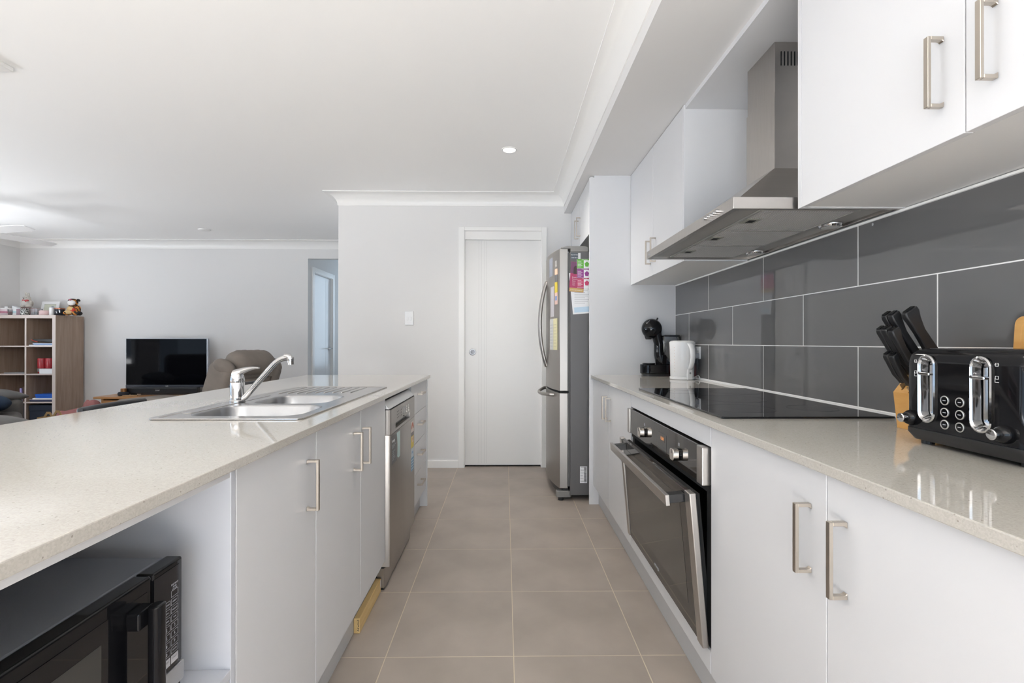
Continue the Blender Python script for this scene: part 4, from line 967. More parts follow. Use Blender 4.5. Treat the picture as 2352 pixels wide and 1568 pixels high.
for lab, p, L, wide in KN:
    k = thing('knife', lab, 'knife', p, 'knives in the block'); R = kmat(p); rings = []
    for t, w_, h_, off in ((0.0, 0.0075, wide*0.62, 0.001), (0.10, 0.0075, wide*0.62, 0.001), (0.35, 0.0080, wide*0.70, 0.003), (0.62, 0.0078, wide*0.62, 0.001), (0.82, 0.0085, wide*0.80, -0.003), (0.93, 0.0090, wide, -0.006), (1.0, 0.0080, wide*0.92, -0.008)):
        rings.append([(w_*(1 if i in (0, 3) else -1), off+h_*(1 if i < 2 else -1), t*L) for i in range(4)])
    mk('handle', MB().loft(rings).xf(R), BLKM, k, 0.003, 3, smooth=True)
    mk('butt_cap', MB().box(-0.0060, 0.0060, -0.008-wide*0.7, -0.008+wide*0.7, L, L+0.0025).xf(R), BLK, k, 0.001)
    mk('blade', MB().box(-0.0010, 0.0010, -0.0095, 0.0115, -0.085, -0.0003).xf(R), STEEL, k)

# chopping board leaning on the tiles
cb = thing('chopping_board', 'bamboo chopping board with a juice groove leaning on the tiles behind the toaster', 'chopping board', (1.15, 0.95, ZW))
Rb = rotm('Y', math.radians(4.0), (1.152, 0, ZW))
mk('board', bool_diff(MB().prism(rbox2(0.80, 1.100, ZW+0.001, 1.172, 0.018, 6), 'x', 1.138, 1.152),
   [MB().prism(rbox2(0.815, 1.085, ZW+0.016, 1.157, 0.015, 6), 'x', 1.130, 1.1395)]).xf(Rb), BAMBOO, cb, 0.0008)
mk('board_field', MB().prism(rbox2(0.824, 1.076, ZW+0.025, 1.148, 0.012, 6), 'x', 1.1382, 1.1450).xf(Rb), BAMBOO, cb, 0.001)

# kettle
ke = thing('kettle', 'white plastic kettle on its base near the coffee machine', 'kettle', (1.093, 3.0, ZW))
kx, ky = 1.086, 3.0
mk('base', MB().lathe([(0.0700, 0.0), (0.0735, 0.003), (0.0735, 0.016), (0.070, 0.0185)], (kx, ky, ZW), 40), WPL, ke, smooth=True)
mk('body', MB().lathe([(0.068, 0.0190), (0.0695, 0.022), (0.0715, 0.10), (0.0745, 0.190), (0.0765, 0.222), (0.0755, 0.227), (0.0725, 0.229)], (kx, ky, ZW), 40), WPL, ke, smooth=True)
mk('lid', MB().lathe([(0.0715, 0.2292), (0.068, 0.233), (0.05, 0.236), (0.001, 0.237)], (kx, ky, ZW), 40), WPL, ke, smooth=True)
hdir = Vector((0.28, -0.96, 0)).normalized(); hs = Vector((hdir.y, -hdir.x, 0))
def hp_(r, z): return (kx+hdir.x*r, ky+hdir.y*r, ZW+z)
hr = []
for z, r, w_, d_ in ((0.062, 0.074, 0.0145, 0.008), (0.075, 0.083, 0.0155, 0.011), (0.105, 0.096, 0.0165, 0.012), (0.145, 0.103, 0.0170, 0.012), (0.185, 0.098, 0.0180, 0.013), (0.210, 0.084, 0.0185, 0.014), (0.222, 0.068, 0.0180, 0.010)):
    c = Vector(hp_(r, z)); hr.append([c+hs*w_*math.cos(a)+hdir*d_*math.sin(a) for a in [2*PI*k/16 for k in range(16)]])
mk('handle', MB().loft(hr), WPL, ke, smooth='all')
c = Vector(hp_(0.0715, 0.045))
mk('switch_panel', MB().loft([[c+hs*w_*sx+hdir*q+Vector((0, 0, z)) for sx, q in ((-1, -0.006), (-0.8, 0.006), (0.8, 0.006), (1, -0.006))] for w_, z in ((0.020, -0.044), (0.020, -0.020), (0.018, 0.002), (0.015, 0.020))]), WPL, ke, 0.002)
mk('rocker_switch', MB().cyl(c+hdir*0.0055+Vector((0, 0, -0.004)), c+hdir*0.0075+Vector((0, 0, -0.004)), 0.0065, 0.006, 16), mat('switch_grey', (0.30, 0.30, 0.30), 0.4), ke)
mk('cord', MB().tube([(1.163, 3.0, ZW+0.012), (1.166, 2.975, ZW+0.020), (1.1655, 2.945, ZW+0.024), (1.1645, 2.925, ZW+0.015), (1.164, 2.93, ZW+0.005), (1.163, 2.96, ZW+0.0045), (1.160, 3.02, ZW+0.0045), (1.150, 3.06, ZW+0.0045)], 0.0032, 10), WPL, ke, smooth=True)
random.seed(2)
for k in range(9):
    a = math.atan2(-0.55, -0.83); z = 0.05+k*0.018
    r = 0.0700+0.0055*z/0.2+0.0012
    bx('level_mark', (kx+r*math.cos(a)-0.0015, kx+r*math.cos(a)+0.0015, ky+r*math.sin(a)-0.0015, ky+r*math.sin(a)+0.0015, ZW+z, ZW+z+0.0015), flat('orange_mark', (0.6, 0.25, 0.12)), ke)

# capsule coffee machine
cm = thing('coffee_machine', 'black capsule coffee machine with a round head in the worktop corner', 'coffee machine', (1.03, 3.3, ZW))
cy_ = 3.305
base = MB().prism(rbox2(0.915, 1.165, cy_-0.058, cy_+0.058, 0.045, 8), 'z', ZW+0.014, ZW+0.078)
mk('base', base, BLK, cm, 0.006, 3, smooth=True)
mk('plinth', MB().prism(rbox2(0.925, 1.155, cy_-0.050, cy_+0.050, 0.04, 8), 'z', ZW+0.0003, ZW+0.0138), BLKM, cm)
mk('drip_tray', MB().prism(rbox2(0.930, 1.010, cy_-0.045, cy_+0.045, 0.035, 8), 'z', ZW+0.0782, ZW+0.0865), BLK, cm, 0.003)
mk('head', MB().ell((0.990, cy_, 1.206), (0.068, 0.062, 0.068), 32, 20), BLK, cm, smooth='all')
nk = []
for t in range(11):
    u = t/10
    x = 1.048 - 0.012*math.sin(PI*u) - 0.034*max(0, u-0.6)*2.5 + 0.030*max(0, 0.35-u)**1.5*4
    z = ZW+0.070+(1.200-ZW-0.070)*u
    w_ = 0.040+0.012*abs(u-0.45)**1.3; h_ = 0.030+0.030*abs(1-2*u)**2.2*(0.8 if u < 0.5 else 0.30)
    nk.append([(x+h_*math.cos(a), cy_+w_*math.sin(a), z) for a in [2*PI*k/20 for k in range(20)]])
mk('neck', MB().loft(nk), BLK, cm, smooth='all')
mk('nozzle', MB().lathe([(0.018, -0.012), (0.024, 0.0), (0.028, 0.014)], (0.968, cy_, 1.146), 20), BLKM, cm, smooth=True)
mk('lever', MB().tube([(1.020, cy_, 1.258), (1.026, cy_, 1.270), (1.030, cy_, 1.279)], [0.006, 0.005, 0.006], 10), BLK, cm, smooth=True)
rg = MB().loft([[Vector((0.990, cy_, 1.206))+Vector((-0.55, -0.30, 0.78)).normalized()*h + (Matrix.Rotation(2*PI*k/28, 3, Vector((-0.55, -0.30, 0.78)).normalized()) @ Vector((-0.55, -0.30, 0.78)).normalized().orthogonal().normalized())*r for k in range(28)] for r, h in ((0.0155, 0.0625), (0.0155, 0.0650), (0.0185, 0.0640), (0.0185, 0.0610))], cap=False)
mk('badge_ring', rg, mat('badge_grey', (0.35, 0.35, 0.36), 0.3, 0.8), cm, smooth=True)
tank = MB()
tr = []
for t, x0_, x1_ in ((0.0, 1.086, 1.120), (0.25, 1.072, 1.142), (0.6, 1.064, 1.160), (0.9, 1.060, 1.166), (1.0, 1.062, 1.160)):
    z = 1.000+0.150*t
    tr.append([(x, y, z) for x, y in rbox2(x0_, x1_, cy_-0.045, cy_+0.045, 0.012, 5)])
mk('water_tank', tank.loft(tr), mat('smoky_tank', (0.62, 0.63, 0.64), 0.03, trans=0.9, spec=0.5), cm, smooth=True)
mk('tank_lid', MB().loft([[(x, y, z) for x, y in rbox2(1.055-i, 1.168+i*0, cy_-0.048, cy_+0.048, 0.014, 5)] for z, i in ((1.1505, 0), (1.158, 0.002), (1.164, -0.012))]), BLK, cm, 0.002, smooth=True)
mk('tank_cradle', MB().prism([(1.045, 0.9675), (1.165, 0.9675), (1.168, 1.010), (1.150, 0.990), (1.110, 0.978), (1.085, 0.990), (1.068, 1.03), (1.045, 1.03)], 'y', cy_-0.047, cy_+0.047), BLK, cm, 0.002)
po = thing('power_outlet', 'white double power outlet on the grey tiles behind the kettle', 'power outlet', (XW, 2.99, 1.05))
bx('outlet_plate', (XW-0.0085, XW-0.0003, 2.932, 3.048, 1.014, 1.089), WPL, po, 0.003)
for y in (2.962, 3.018):
    bx('outlet_switch', (XW-0.0115, XW-0.0084, y-0.006, y+0.006, 1.066, 1.081), WPL, po, 0.001)
pg = thing('plug_and_cord', 'black plug with its cord hanging from the outlet behind the kettle', 'plug', (XW, 2.96, 1.03))
bx('plug', (XW-0.030, XW-0.0088, 2.9335, 2.958, 1.018, 1.050), mat('plug_grey', (0.30, 0.31, 0.33), 0.4), pg, 0.005)
mk('cord', MB().tube([(XW-0.020, 2.940, 1.0175), (XW-0.017, 2.938, 0.98), (XW-0.012, 2.945, 0.93), (XW-0.011, 2.96, 0.9180)], 0.0035, 8), BLKM, pg, smooth=True)
rc = thing('red_packet', 'small red packet between the coffee machine and the kettle', 'packet', (1.10, 3.19, ZW))
bx('packet', (1.115, 1.160, 3.170, 3.225, ZW+0.0002, ZW+0.072), flat('red_card', (0.55, 0.06, 0.045)), rc, 0.003)
# ------------------------------------------------------------------ living area
# cube bookshelf, two columns by four rows
bs = thing('bookshelf', 'oak cube bookshelf with pale front edges against the living wall', 'bookshelf', (-5.82, 6.23, 0))
S0, S1, SY0, SY1, ST = -6.215, -5.440, 6.03, 6.425, 1.440
def board(name, d):
    o = bx(name, d, OAK, bs); 
    e = 0.0025
    bx('front_edge', (d[0], d[1], SY0-e, SY0-0.0002, d[4], d[5]), OAKE, o)
    return o
board('side_board', (S1-0.039, S1, SY0, SY1, 0.0003, ST-0.0395)); board('side_board', (S0, S0+0.039, SY0, SY1, 0.0003, ST-0.0395))
board('top_board', (S0, S1, SY0, SY1, ST-0.039, ST)); board('bottom_board', (S0+0.0395, S1-0.0395, SY0, SY1, 0.0003, 0.040))
board('divider', (-5.808, -5.788, SY0, SY1, 0.0405, ST-0.0395))
RZ = (0.381, 0.721, 1.061)
for z in RZ:
    board('shelf_board', (S0+0.0395, -5.8085, SY0, SY1, z-0.008, z+0.008)); board('shelf_board', (-5.7875, S1-0.0395, SY0, SY1, z-0.008, z+0.008))
bx('back_panel', (S0+0.04, S1-0.04, SY1-0.006, SY1-0.0005, 0.041, ST-0.04), OAK, bs)
SH = [0.0405, RZ[0]+0.0083, RZ[1]+0.0083, RZ[2]+0.0083]   # shelf surfaces
# contents
t = thing('document_wallet', 'black wallet with red edge on papers in the right cube, second row down', 'folder', (-5.64, 6.12, SH[3]))
mk('wallet', MB().loft([[(-5.73, 6.05, SH[3]+0.060), (-5.49, 6.05, SH[3]+0.040), (-5.49, 6.30, SH[3]+0.036), (-5.68, 6.30, SH[3]+0.036)], [(-5.745, 6.05, SH[3]+0.078), (-5.49, 6.05, SH[3]+0.082), (-5.49, 6.30, SH[3]+0.060), (-5.68, 6.30, SH[3]+0.060)]]), BLKM, t, 0.004)
mk('red_edge', MB().tube([(-5.747, 6.047, SH[3]+0.074), (-5.71, 6.046, SH[3]+0.054), (-5.67, 6.046, SH[3]+0.046)], 0.0035, 8), flat('red_edge', (0.5, 0.05, 0.03)), t)
t = thing('magazine_pile', 'flat white and blue paper pile under the black wallet', 'papers', (-5.64, 6.15, SH[3]))
for k, (a, b, c) in enumerate(((-5.775, -5.485, PAPER), (-5.72, -5.49, flat('blue_print', (0.10, 0.22, 0.50))), (-5.73, -5.49, flat('pale_print', (0.45, 0.52, 0.62))))):
    bx('sheet', (a, b, 6.045, 6.30, SH[3]+0.0003+k*0.0105, SH[3]+0.010+k*0.0105), c, t)
REDJ = flat('red_candle_wax', (0.36, 0.025, 0.035), 0.25)
for i, (x, lab) in enumerate(((-5.690, 'red patterned glass jar in the right cube, third row, left of two'), (-5.595, 'red patterned glass jar in the right cube, third row, behind a white box'))):
    t = thing('glass_jar', lab, 'jar', (x, 6.13, SH[2]))
    mk('jar', MB().lathe([(0.036, 0.0), (0.044, 0.02), (0.047, 0.17), (0.044, 0.185)], (x, 6.13, SH[2]+0.0003), 24), REDJ, t, smooth=True)
    mk('lower_band', MB().lathe([(0.0455, 0.022), (0.0462, 0.062)], (x, 6.13, SH[2]), 24), stripes('silver_leaf_pattern', (0.42, 0.42, 0.42), (0.06, 0.06, 0.06), 45, 'DIAGONAL', 0.3, 0.5, 4), t, smooth=True)
t = tag(bx('white_box', (-5.640, -5.482, 6.036, 6.078, SH[2]+0.0003, SH[2]+0.058), PAPER, bev=0.002), 'small white box in front of the red jars', 'box')
def pile(name, label, x0, x1, y0, y1, z, items):
    t = thing(name, label, 'books', ((x0+x1)/2, (y0+y1)/2, z))
    for dx0, dx1, h, c in items:
        bx('book', (x0+dx0, x1-dx1, y0, y1, z+0.0003, z+h-0.0005), c, t, 0.001); z += h
    return t
blue = flat('blue_book_cover', (0.012, 0.10, 0.48), 0.35); dnav = flat('dark_navy_cover', (0.012, 0.018, 0.07), 0.4)
for k, (x0, x1, h, c, lab) in enumerate(((-5.775, -5.485, 0.018, dnav, 'dark navy book at the bottom of the pile in the right cube'), (-5.785, -5.485, 0.008, flat('grey_book_cover', (0.30, 0.30, 0.33)), 'thin grey book second from the bottom of the pile'),
     (-5.745, -5.485, 0.016, PAPER, 'white book under the blue books'), (-5.705, -5.485, 0.022, blue, 'lower blue book of the pile in the right cube'), (-5.715, -5.485, 0.026, blue, 'upper blue book on top of the pile in the right cube'))):
    z = SH[1]+0.0003+(0, 0.018, 0.026, 0.042, 0.064)[k]
    tag(bx('book', (x0, x1, 6.06, 6.26, z, z+h-0.0006), c, bev=0.001), lab, 'book', 'books in the bookshelf')
BOXN = mat('navy_storage_box', (0.012, 0.018, 0.035), 0.7)
for x0, x1, lab in ((-5.772, -5.486, 'dark navy lidded storage box in the bottom right cube'), (-6.165, -5.815, 'dark navy storage box in the bottom left cube')):
    t = thing('storage_box', lab, 'box', ((x0+x1)/2, 6.2, SH[0]))
    bx('box_body', (x0+0.006, x1-0.006, 6.046, 6.38, SH[0]+0.0003, SH[0]+0.238), BOXN, t, 0.004)
    bx('box_lid', (x0, x1, 6.040, 6.386, SH[0]+0.2385, SH[0]+0.305), BOXN, t, 0.006)
t = tag(bx('tablet', (-6.08, -5.83, 6.05, 6.24, SH[2]+0.0003, SH[2]+0.013), mat('tablet_silver', (0.55, 0.57, 0.62), 0.25, 0.5), bev=0.004), 'thin silver tablet lying on the left cube shelf', 'tablet')
for k, (x, c, lab) in enumerate(((-5.835, flat('maroon_cover', (0.10, 0.015, 0.03)), 'maroon upright book leaning on the shelf divider'), (-5.868, flat('brown_cover', (0.10, 0.055, 0.035)), 'brown upright book beside the maroon one'), (-5.905, flat('lilac_cover', (0.42, 0.36, 0.70)), 'lilac upright book on the left cube shelf'))):
    o = tag(mk('book', MB().box(x, x+0.022, 6.07, 6.25, SH[1]+0.0008, SH[1]+0.20-0.02*k).xf(rotm('Y', math.radians(-1.0), (x, 0, SH[1]))), c, bev=0.001), lab, 'book', 'books in the bookshelf')
# things on top of the bookshelf
Z = ST+0.0003
def glassmat(n, c): return mat(n, c, 0.03, trans=0.85, spec=0.5)
t = thing('round_tin', 'pink and white banded round tin at the left end of the bookshelf top', 'tin', (-6.155, 6.15, ST))
mk('tin_body', MB().lathe([(0.056, 0), (0.058, 0.003), (0.058, 0.072)], (-6.150, 6.15, Z), 28), flat('tin_white_pink', (0.72, 0.60, 0.64), 0.3), t, smooth=True)
mk('tin_band', MB().lathe([(0.0584, 0.026), (0.0584, 0.050)], (-6.150, 6.15, Z), 28), flat('tin_pink', (0.50, 0.20, 0.28), 0.3), t, smooth=True)
mk('tin_lid', MB().lathe([(0.059, 0.0722), (0.059, 0.088), (0.05, 0.092), (0.018, 0.094), (0.016, 0.110), (0.001, 0.114)], (-6.150, 6.15, Z), 28), WPL, t, smooth=True)
t = thing('votive_glass', 'small glass with red wax beside the pink tin', 'candle', (-6.04, 6.09, ST))
mk('glass', MB().lathe([(0.020, 0), (0.021, 0.002), (0.027, 0.070)], (-6.04, 6.09, Z), 20), glassmat('clear_glass', (0.85, 0.85, 0.88)), t, smooth=True)
mk('wax', MB().lathe([(0.0175, 0.003), (0.0215, 0.044)], (-6.04, 6.09, Z), 20), flat('coral_wax', (0.62, 0.10, 0.09), 0.35), t, smooth=True)
t = thing('gable_carton', 'small white gable carton with pastel stripes on the bookshelf', 'carton', (-5.98, 6.12, ST))
bx('carton_side', (-6.026, -5.975, 6.095, 6.145, ST+0.0003, ST+0.078), flat('carton_white', (0.74, 0.76, 0.78)), t)
bx('carton_side', (-5.9745, -5.930, 6.095, 6.145, ST+0.0003, ST+0.078), flat('carton_mauve', (0.30, 0.20, 0.24)), t)
mk('gable', MB().prism([(-6.026, ST+0.0785), (-5.930, ST+0.0785), (-5.968, ST+0.092), (-6.024, ST+0.116)], 'y', 6.095, 6.145), flat('carton_white', (0.74, 0.76, 0.78)), t)
bx('carton_band', (-6.0262, -5.976, 6.0942, 6.0949, ST+0.030, ST+0.050), flat('carton_aqua', (0.45, 0.66, 0.70)), t)
t = thing('leopard_jar', 'glass jar with black and white leopard pattern on the bookshelf', 'jar', (-5.865, 6.09, ST))
mk('jar', MB().lathe([(0.040, 0), (0.042, 0.003), (0.042, 0.078), (0.039, 0.084)], (-5.865, 6.09, Z), 24), stripes('leopard_pattern', (0.50, 0.50, 0.48), (0.05, 0.05, 0.045), 18, 'DIAGONAL', 0.25, 0.5, 9), t, smooth=True)
t = tag(mk('pink_tin', MB().lathe([(0.030, 0), (0.030, 0.078), (0.027, 0.082)], (-5.825, 6.155, Z), 22), flat('dusty_pink', (0.52, 0.36, 0.37), 0.4), smooth=True), 'dusty pink tin behind the leopard jar', 'tin')
t = thing('brown_keepsake_box', 'low box with dusky pink lid carrying the white rabbit toy', 'box', (-5.97, 6.27, ST))
bx('box_body', (-6.10, -5.925, 6.200, 6.36, ST+0.0003, ST+0.086), flat('box_taupe', (0.34, 0.27, 0.25)), t)
bx('box_lid', (-6.105, -5.920, 6.195, 6.365, ST+0.0865, ST+0.100), flat('box_dusky', (0.30, 0.17, 0.16)), t, 0.002)
t = thing('tumbler_candle', 'clear glass tumbler holding white wax on the bookshelf', 'candle', (-5.73, 6.09, ST))
mk('glass', MB().lathe([(0.052, 0), (0.054, 0.002), (0.056, 0.080), (0.0545, 0.080), (0.052, 0.006)], (-5.732, 6.10, Z), 28), glassmat('clear_glass', (0.85, 0.85, 0.88)), t, smooth=True)
mk('wax', MB().lathe([(0.0505, 0.007), (0.0515, 0.036)], (-5.732, 6.10, Z), 28), flat('cream_wax', (0.72, 0.69, 0.60), 0.4), t, smooth=True)
t = thing('framed_picture', 'white picture frame leaning against the wall on the bookshelf', 'picture frame', (-5.80, 6.33, ST))
Mf = Matrix.Translation((-5.805, 6.34, ST+0.001)) @ Matrix.Rotation(math.radians(-12), 4, 'X')
fm = slab_hole(-0.110, 0.110, 0, 0.19, -0.075, 0.075, 0.035, 0.155, 0, 0.014)
mk('frame', fm.xf(Mf @ Matrix(((1,0,0,0),(0,0,-1,0),(0,1,0,0),(0,0,0,1)))), WPL, t, 0.002)
bx_ = MB().box(-0.0745, 0.0745, -0.006, -0.003, 0.0355, 0.1545).xf(Mf); mk('picture', bx_, flat('picture_pale', (0.66, 0.68, 0.56)), t)
mk('picture_subject', MB().prism([(0.03+0.035*math.cos(a), 0.085+0.045*math.sin(a)) for a in [2*PI*k/18 for k in range(18)]], 'y', -0.0075, -0.0063).xf(Mf), flat('picture_bluegrey', (0.26, 0.29, 0.40)), t)
t = tag(mk('pink_candle', MB().lathe([(0.050, 0)] + [(0.053+0.0015*(k % 2), 0.004+k*0.0075) for k in range(7)] + [(0.046, 0.058)], (-5.634, 6.10, Z), 28), flat('blush_pink', (0.64, 0.46, 0.45), 0.5), smooth=True), 'ribbed blush pink candle on the bookshelf', 'candle')
t = tag(mk('white_candle', MB().lathe([(0.024, 0), (0.026, 0.003), (0.026, 0.094), (0.023, 0.097)], (-5.550, 6.10, Z), 24), WPL, smooth=True), 'plain white cylinder candle on the bookshelf', 'candle')
t = thing('dark_jar_candle', 'dark jar candle with a copper lid next to the tiger toy', 'candle', (-5.482, 6.13, ST))
mk('jar', MB().lathe([(0.050, 0), (0.053, 0.004), (0.053, 0.074)], (-5.482, 6.13, Z), 28), mat('dark_blue_glass', (0.018, 0.020, 0.028), 0.08), t, smooth=True)
mk('lid', MB().lathe([(0.054, 0.0742), (0.054, 0.088), (0.050, 0.091), (0.001, 0.091)], (-5.482, 6.13, Z), 28), mat('copper', (0.38, 0.17, 0.11), 0.3, 0.9), t, smooth=True)
bx('diamond_tag', (-5.440, -5.428, 6.075, 6.077, ST+0.030, ST+0.060), PAPER, t)
# soft toys
FURW = mat('pale_plush', (0.55, 0.52, 0.47), 0.95, noise=(30, 0.18), bump=(120, 0.5, 0.004))
FURB = mat('cream_plush', (0.66, 0.64, 0.60), 0.95, bump=(120, 0.5, 0.004))
t = thing('rabbit_toy', 'pale grey plush rabbit with a red bow standing on the low box', 'soft toy', (-6.0, 6.27, ST+0.1))
rx, ry, rz = -6.005, 6.27, ST+0.1005
b_ = MB().ell((rx, ry, rz+0.058), (0.058, 0.05, 0.058)).ell((rx-0.030, ry-0.02, rz+0.020), (0.030, 0.038, 0.022)).ell((rx+0.030, ry-0.02, rz+0.020), (0.028, 0.038, 0.022))
b_.ell((rx, ry-0.008, rz+0.120), (0.040, 0.038, 0.036)).ell((rx+0.004, ry-0.040, rz+0.113), (0.022, 0.018, 0.017))
b_.ell((rx-0.020, ry, rz+0.170), (0.014, 0.010, 0.034)).ell((rx+0.012, ry, rz+0.166), (0.014, 0.010, 0.030)).ell((rx-0.05, ry-0.01, rz+0.066), (0.018, 0.022, 0.030)).ell((rx+0.05, ry-0.01, rz+0.066), (0.018, 0.022, 0.030))
rb_ = mk('body', b_, FURW, t, remesh=0.006)
mk('belly', MB().ell((rx-0.004, ry-0.040, rz+0.060), (0.038, 0.018, 0.036)), FURB, t, smooth='all')
mk('nose', MB().ell((rx+0.005, ry-0.058, rz+0.116), (0.006, 0.005, 0.005), 10, 8), INK, t, smooth='all')
for s in (-1, 1): mk('eye', MB().ell((rx+s*0.019, ry-0.040, rz+0.130), (0.004, 0.004, 0.004), 10, 8), INK, t, smooth='all')
RB = flat('red_ribbon', (0.48, 0.07, 0.08), 0.6)
mk('bow', MB().ell((rx+0.010, ry-0.046, rz+0.090), (0.010, 0.008, 0.009), 12, 8).ell((rx-0.012, ry-0.040, rz+0.094), (0.020, 0.010, 0.011), 12, 8).ell((rx+0.032, ry-0.040, rz+0.092), (0.020, 0.010, 0.011), 12, 8).ell((rx+0.018, ry-0.046, rz+0.074), (0.010, 0.006, 0.018), 12, 8), RB, t, smooth='all')
TIG = stripes('orange_striped_plush', (0.52, 0.20, 0.035), (0.035, 0.025, 0.02), 11, 'DIAGONAL', 0.9, 0.62, 5)
TAN = mat('tan_plush', (0.52, 0.36, 0.17), 0.95, noise=(20, 0.15), bump=(120, 0.4, 0.004))
t = thing('tiger_suit_toy', 'plush toy with a white muzzle in an orange striped suit on the bookshelf corner', 'soft toy', (-5.335, 6.17, ST))
gx, gy, gz = -5.345, 6.19, ST+0.0005
mk('body', MB().ell((gx, gy, gz+0.062), (0.058, 0.05, 0.062)).ell((gx-0.05, gy-0.05, gz+0.028), (0.034, 0.055, 0.028)).ell((gx+0.052, gy-0.045, gz+0.028), (0.050, 0.050, 0.028)).ell((gx+0.045, gy-0.005, gz+0.085), (0.024, 0.026, 0.042)), TIG, t, remesh=0.006)
mk('tan_front', MB().ell((gx-0.026, gy-0.036, gz+0.075), (0.046, 0.026, 0.044)).ell((gx-0.02, gy-0.075, gz+0.038), (0.058, 0.022, 0.026)).ell((gx-0.055, gy-0.03, gz+0.060), (0.018, 0.03, 0.022)), TAN, t, remesh=0.006)
hd2 = mk('head', MB().ell((gx-0.014, gy-0.010, gz+0.165), (0.050, 0.046, 0.046)), TIG, t, smooth='all')
mk('muzzle', MB().ell((gx-0.012, gy-0.040, gz+0.158), (0.046, 0.026, 0.036)), mat('white_plush', (0.78, 0.77, 0.75), 0.9), hd2, smooth='all')
for s in (-1, 1): mk('ear', MB().ell((gx-0.014+s*0.055, gy, gz+0.192), (0.024, 0.012, 0.015), 14, 10, Matrix.Rotation(s*0.5, 3, 'Y')), flat('black_plush', (0.02, 0.018, 0.018), 0.9), hd2, smooth='all')
mk('brow', MB().ell((gx-0.014, gy-0.024, gz+0.199), (0.034, 0.022, 0.012)), flat('black_plush', (0.02, 0.018, 0.018), 0.9), hd2, smooth='all')
mk('nose', MB().prism([(gx-0.030, gz+0.198), (gx+0.004, gz+0.198), (gx-0.013, gz+0.182)], 'y', gy-0.0665, gy-0.045), flat('pink_nose', (0.50, 0.12, 0.17), 0.7), hd2, 0.003)
mk('red_scarf', MB().ell((gx+0.030, gy-0.058, gz+0.062), (0.018, 0.016, 0.032), 12, 8).ell((gx+0.010, gy-0.072, gz+0.052), (0.030, 0.012, 0.012), 12, 8), flat('red_plush', (0.52, 0.045, 0.03), 0.9), t, smooth='all')
mk('paw', MB().ell((gx+0.098, gy-0.055, gz+0.026), (0.024, 0.040, 0.026), 16, 10), flat('black_plush', (0.02, 0.018, 0.018), 0.9), t, smooth='all')
mk('collar', MB().tube([(gx-0.014+0.040*math.cos(a), gy-0.010+0.036*math.sin(a), gz+0.122+0.004*math.sin(5*a)) for a in [2*PI*k/24 for k in range(25)]], 0.007, 8), flat('dark_brown_plush', (0.09, 0.045, 0.02), 0.9), t, smooth='all')

# television on its cabinet
st_ = thing('tv_cabinet', 'honey coloured wooden television cabinet against the living wall', 'tv cabinet', (-4.2, 6.12, 0))
bx('top', (-4.840, -3.40, 5.845, 6.40, 0.443, 0.470), HONEY, st_, 0.006)
mk('carcass', boxes((-4.775, -4.745, 5.885, 6.38, 0.0003, 0.4425), (-3.475, -3.445, 5.885, 6.38, 0.0003, 0.4425), (-4.7445, -3.4755, 6.36, 6.38, 0.05, 0.4425), (-4.7445, -3.4755, 5.895, 6.355, 0.05, 0.075)), HONEY, st_)
for k in range(3):
    x0 = -4.742+k*0.4225
    d = bx('drawer_front', (x0+0.003, x0+0.4195, 5.872, 5.892, 0.26, 0.425), HONEY, st_, 0.004)
    bx('drawer_field', (x0+0.04, x0+0.382, 5.866, 5.8715, 0.285, 0.400), HONEY, d, 0.004)
    mk('knob', MB().cyl((x0+0.211, 5.8655, 0.342), (x0+0.211, 5.845, 0.342), 0.010, 0.014, 14), HONEY, d, smooth=True)
    bx('door_front', (x0+0.003, x0+0.4195, 5.872, 5.892, 0.08, 0.255), HONEY, st_, 0.004)
tv = thing('television', 'flat black television with a thin silver frame on the wooden cabinet', 'television', (-4.194, 6.16, 0.47))
bx('tv_body', (-4.695, -3.693, 6.155, 6.20, 0.552, 1.160), mat('tv_silver', (0.42, 0.43, 0.46), 0.3, 0.6), tv, 0.004)
bx('screen', (-4.688, -3.704, 6.1525, 6.1548, 0.584, 1.153), mat('tv_screen', (0.003, 0.003, 0.004), 0.05, spec=0.12), tv)
bx('lower_bezel', (-4.692, -3.696, 6.1515, 6.1548, 0.553, 0.583), mat('tv_bezel', (0.085, 0.090, 0.105), 0.3, 0.4), tv)
text('maker_name', 'LG', WINK, frame((-4.187, 6.1508, 0.568), (1,0,0), (0,0,1)), 0.026, tv)
bx('tv_neck', (-4.24, -4.14, 6.17, 6.21, 0.4825, 0.5518), BLK, tv)
bx('tv_stand', (-4.47, -3.92, 6.10, 6.28, 0.4703, 0.482), mat('tv_stand_silver', (0.45, 0.46, 0.50), 0.25, 0.6), tv, 0.003)
sb = thing('soundbar', 'long black soundbar in front of the television', 'soundbar', (-4.17, 6.05, 0.49))
bx('bar', (-4.600, -3.730, 6.02, 6.085, 0.486, 0.566), BLKM, sb, 0.012, seg=3)
text('maker_name', 'SONY', WINK, frame((-4.21, 6.0195, 0.528), (1,0,0), (0,0,1)), 0.020, sb)
for x in (-4.52, -3.81): bx('foot', (x-0.02, x+0.02, 6.025, 6.08, 0.4703, 0.4858), BLKM, sb)
tag(mk('smart_speaker', MB().lathe([(0.050, 0), (0.058, 0.010), (0.058, 0.034), (0.050, 0.043), (0.001, 0.0445)], (-4.590, 5.985, 0.4703), 28), mat('charcoal_cloth', (0.02, 0.022, 0.03), 0.8), smooth=True), 'low round black speaker on the left end of the tv cabinet', 'speaker')
tag(mk('copper_canister', MB().lathe([(0.030, 0.0448), (0.032, 0.047), (0.032, 0.082), (0.028, 0.086), (0.001, 0.0865)], (-4.588, 5.985, 0.4703), 24), mat('copper_bright', (0.50, 0.24, 0.10), 0.3, 0.9), smooth=True), 'small copper tin standing on the round speaker', 'tin')
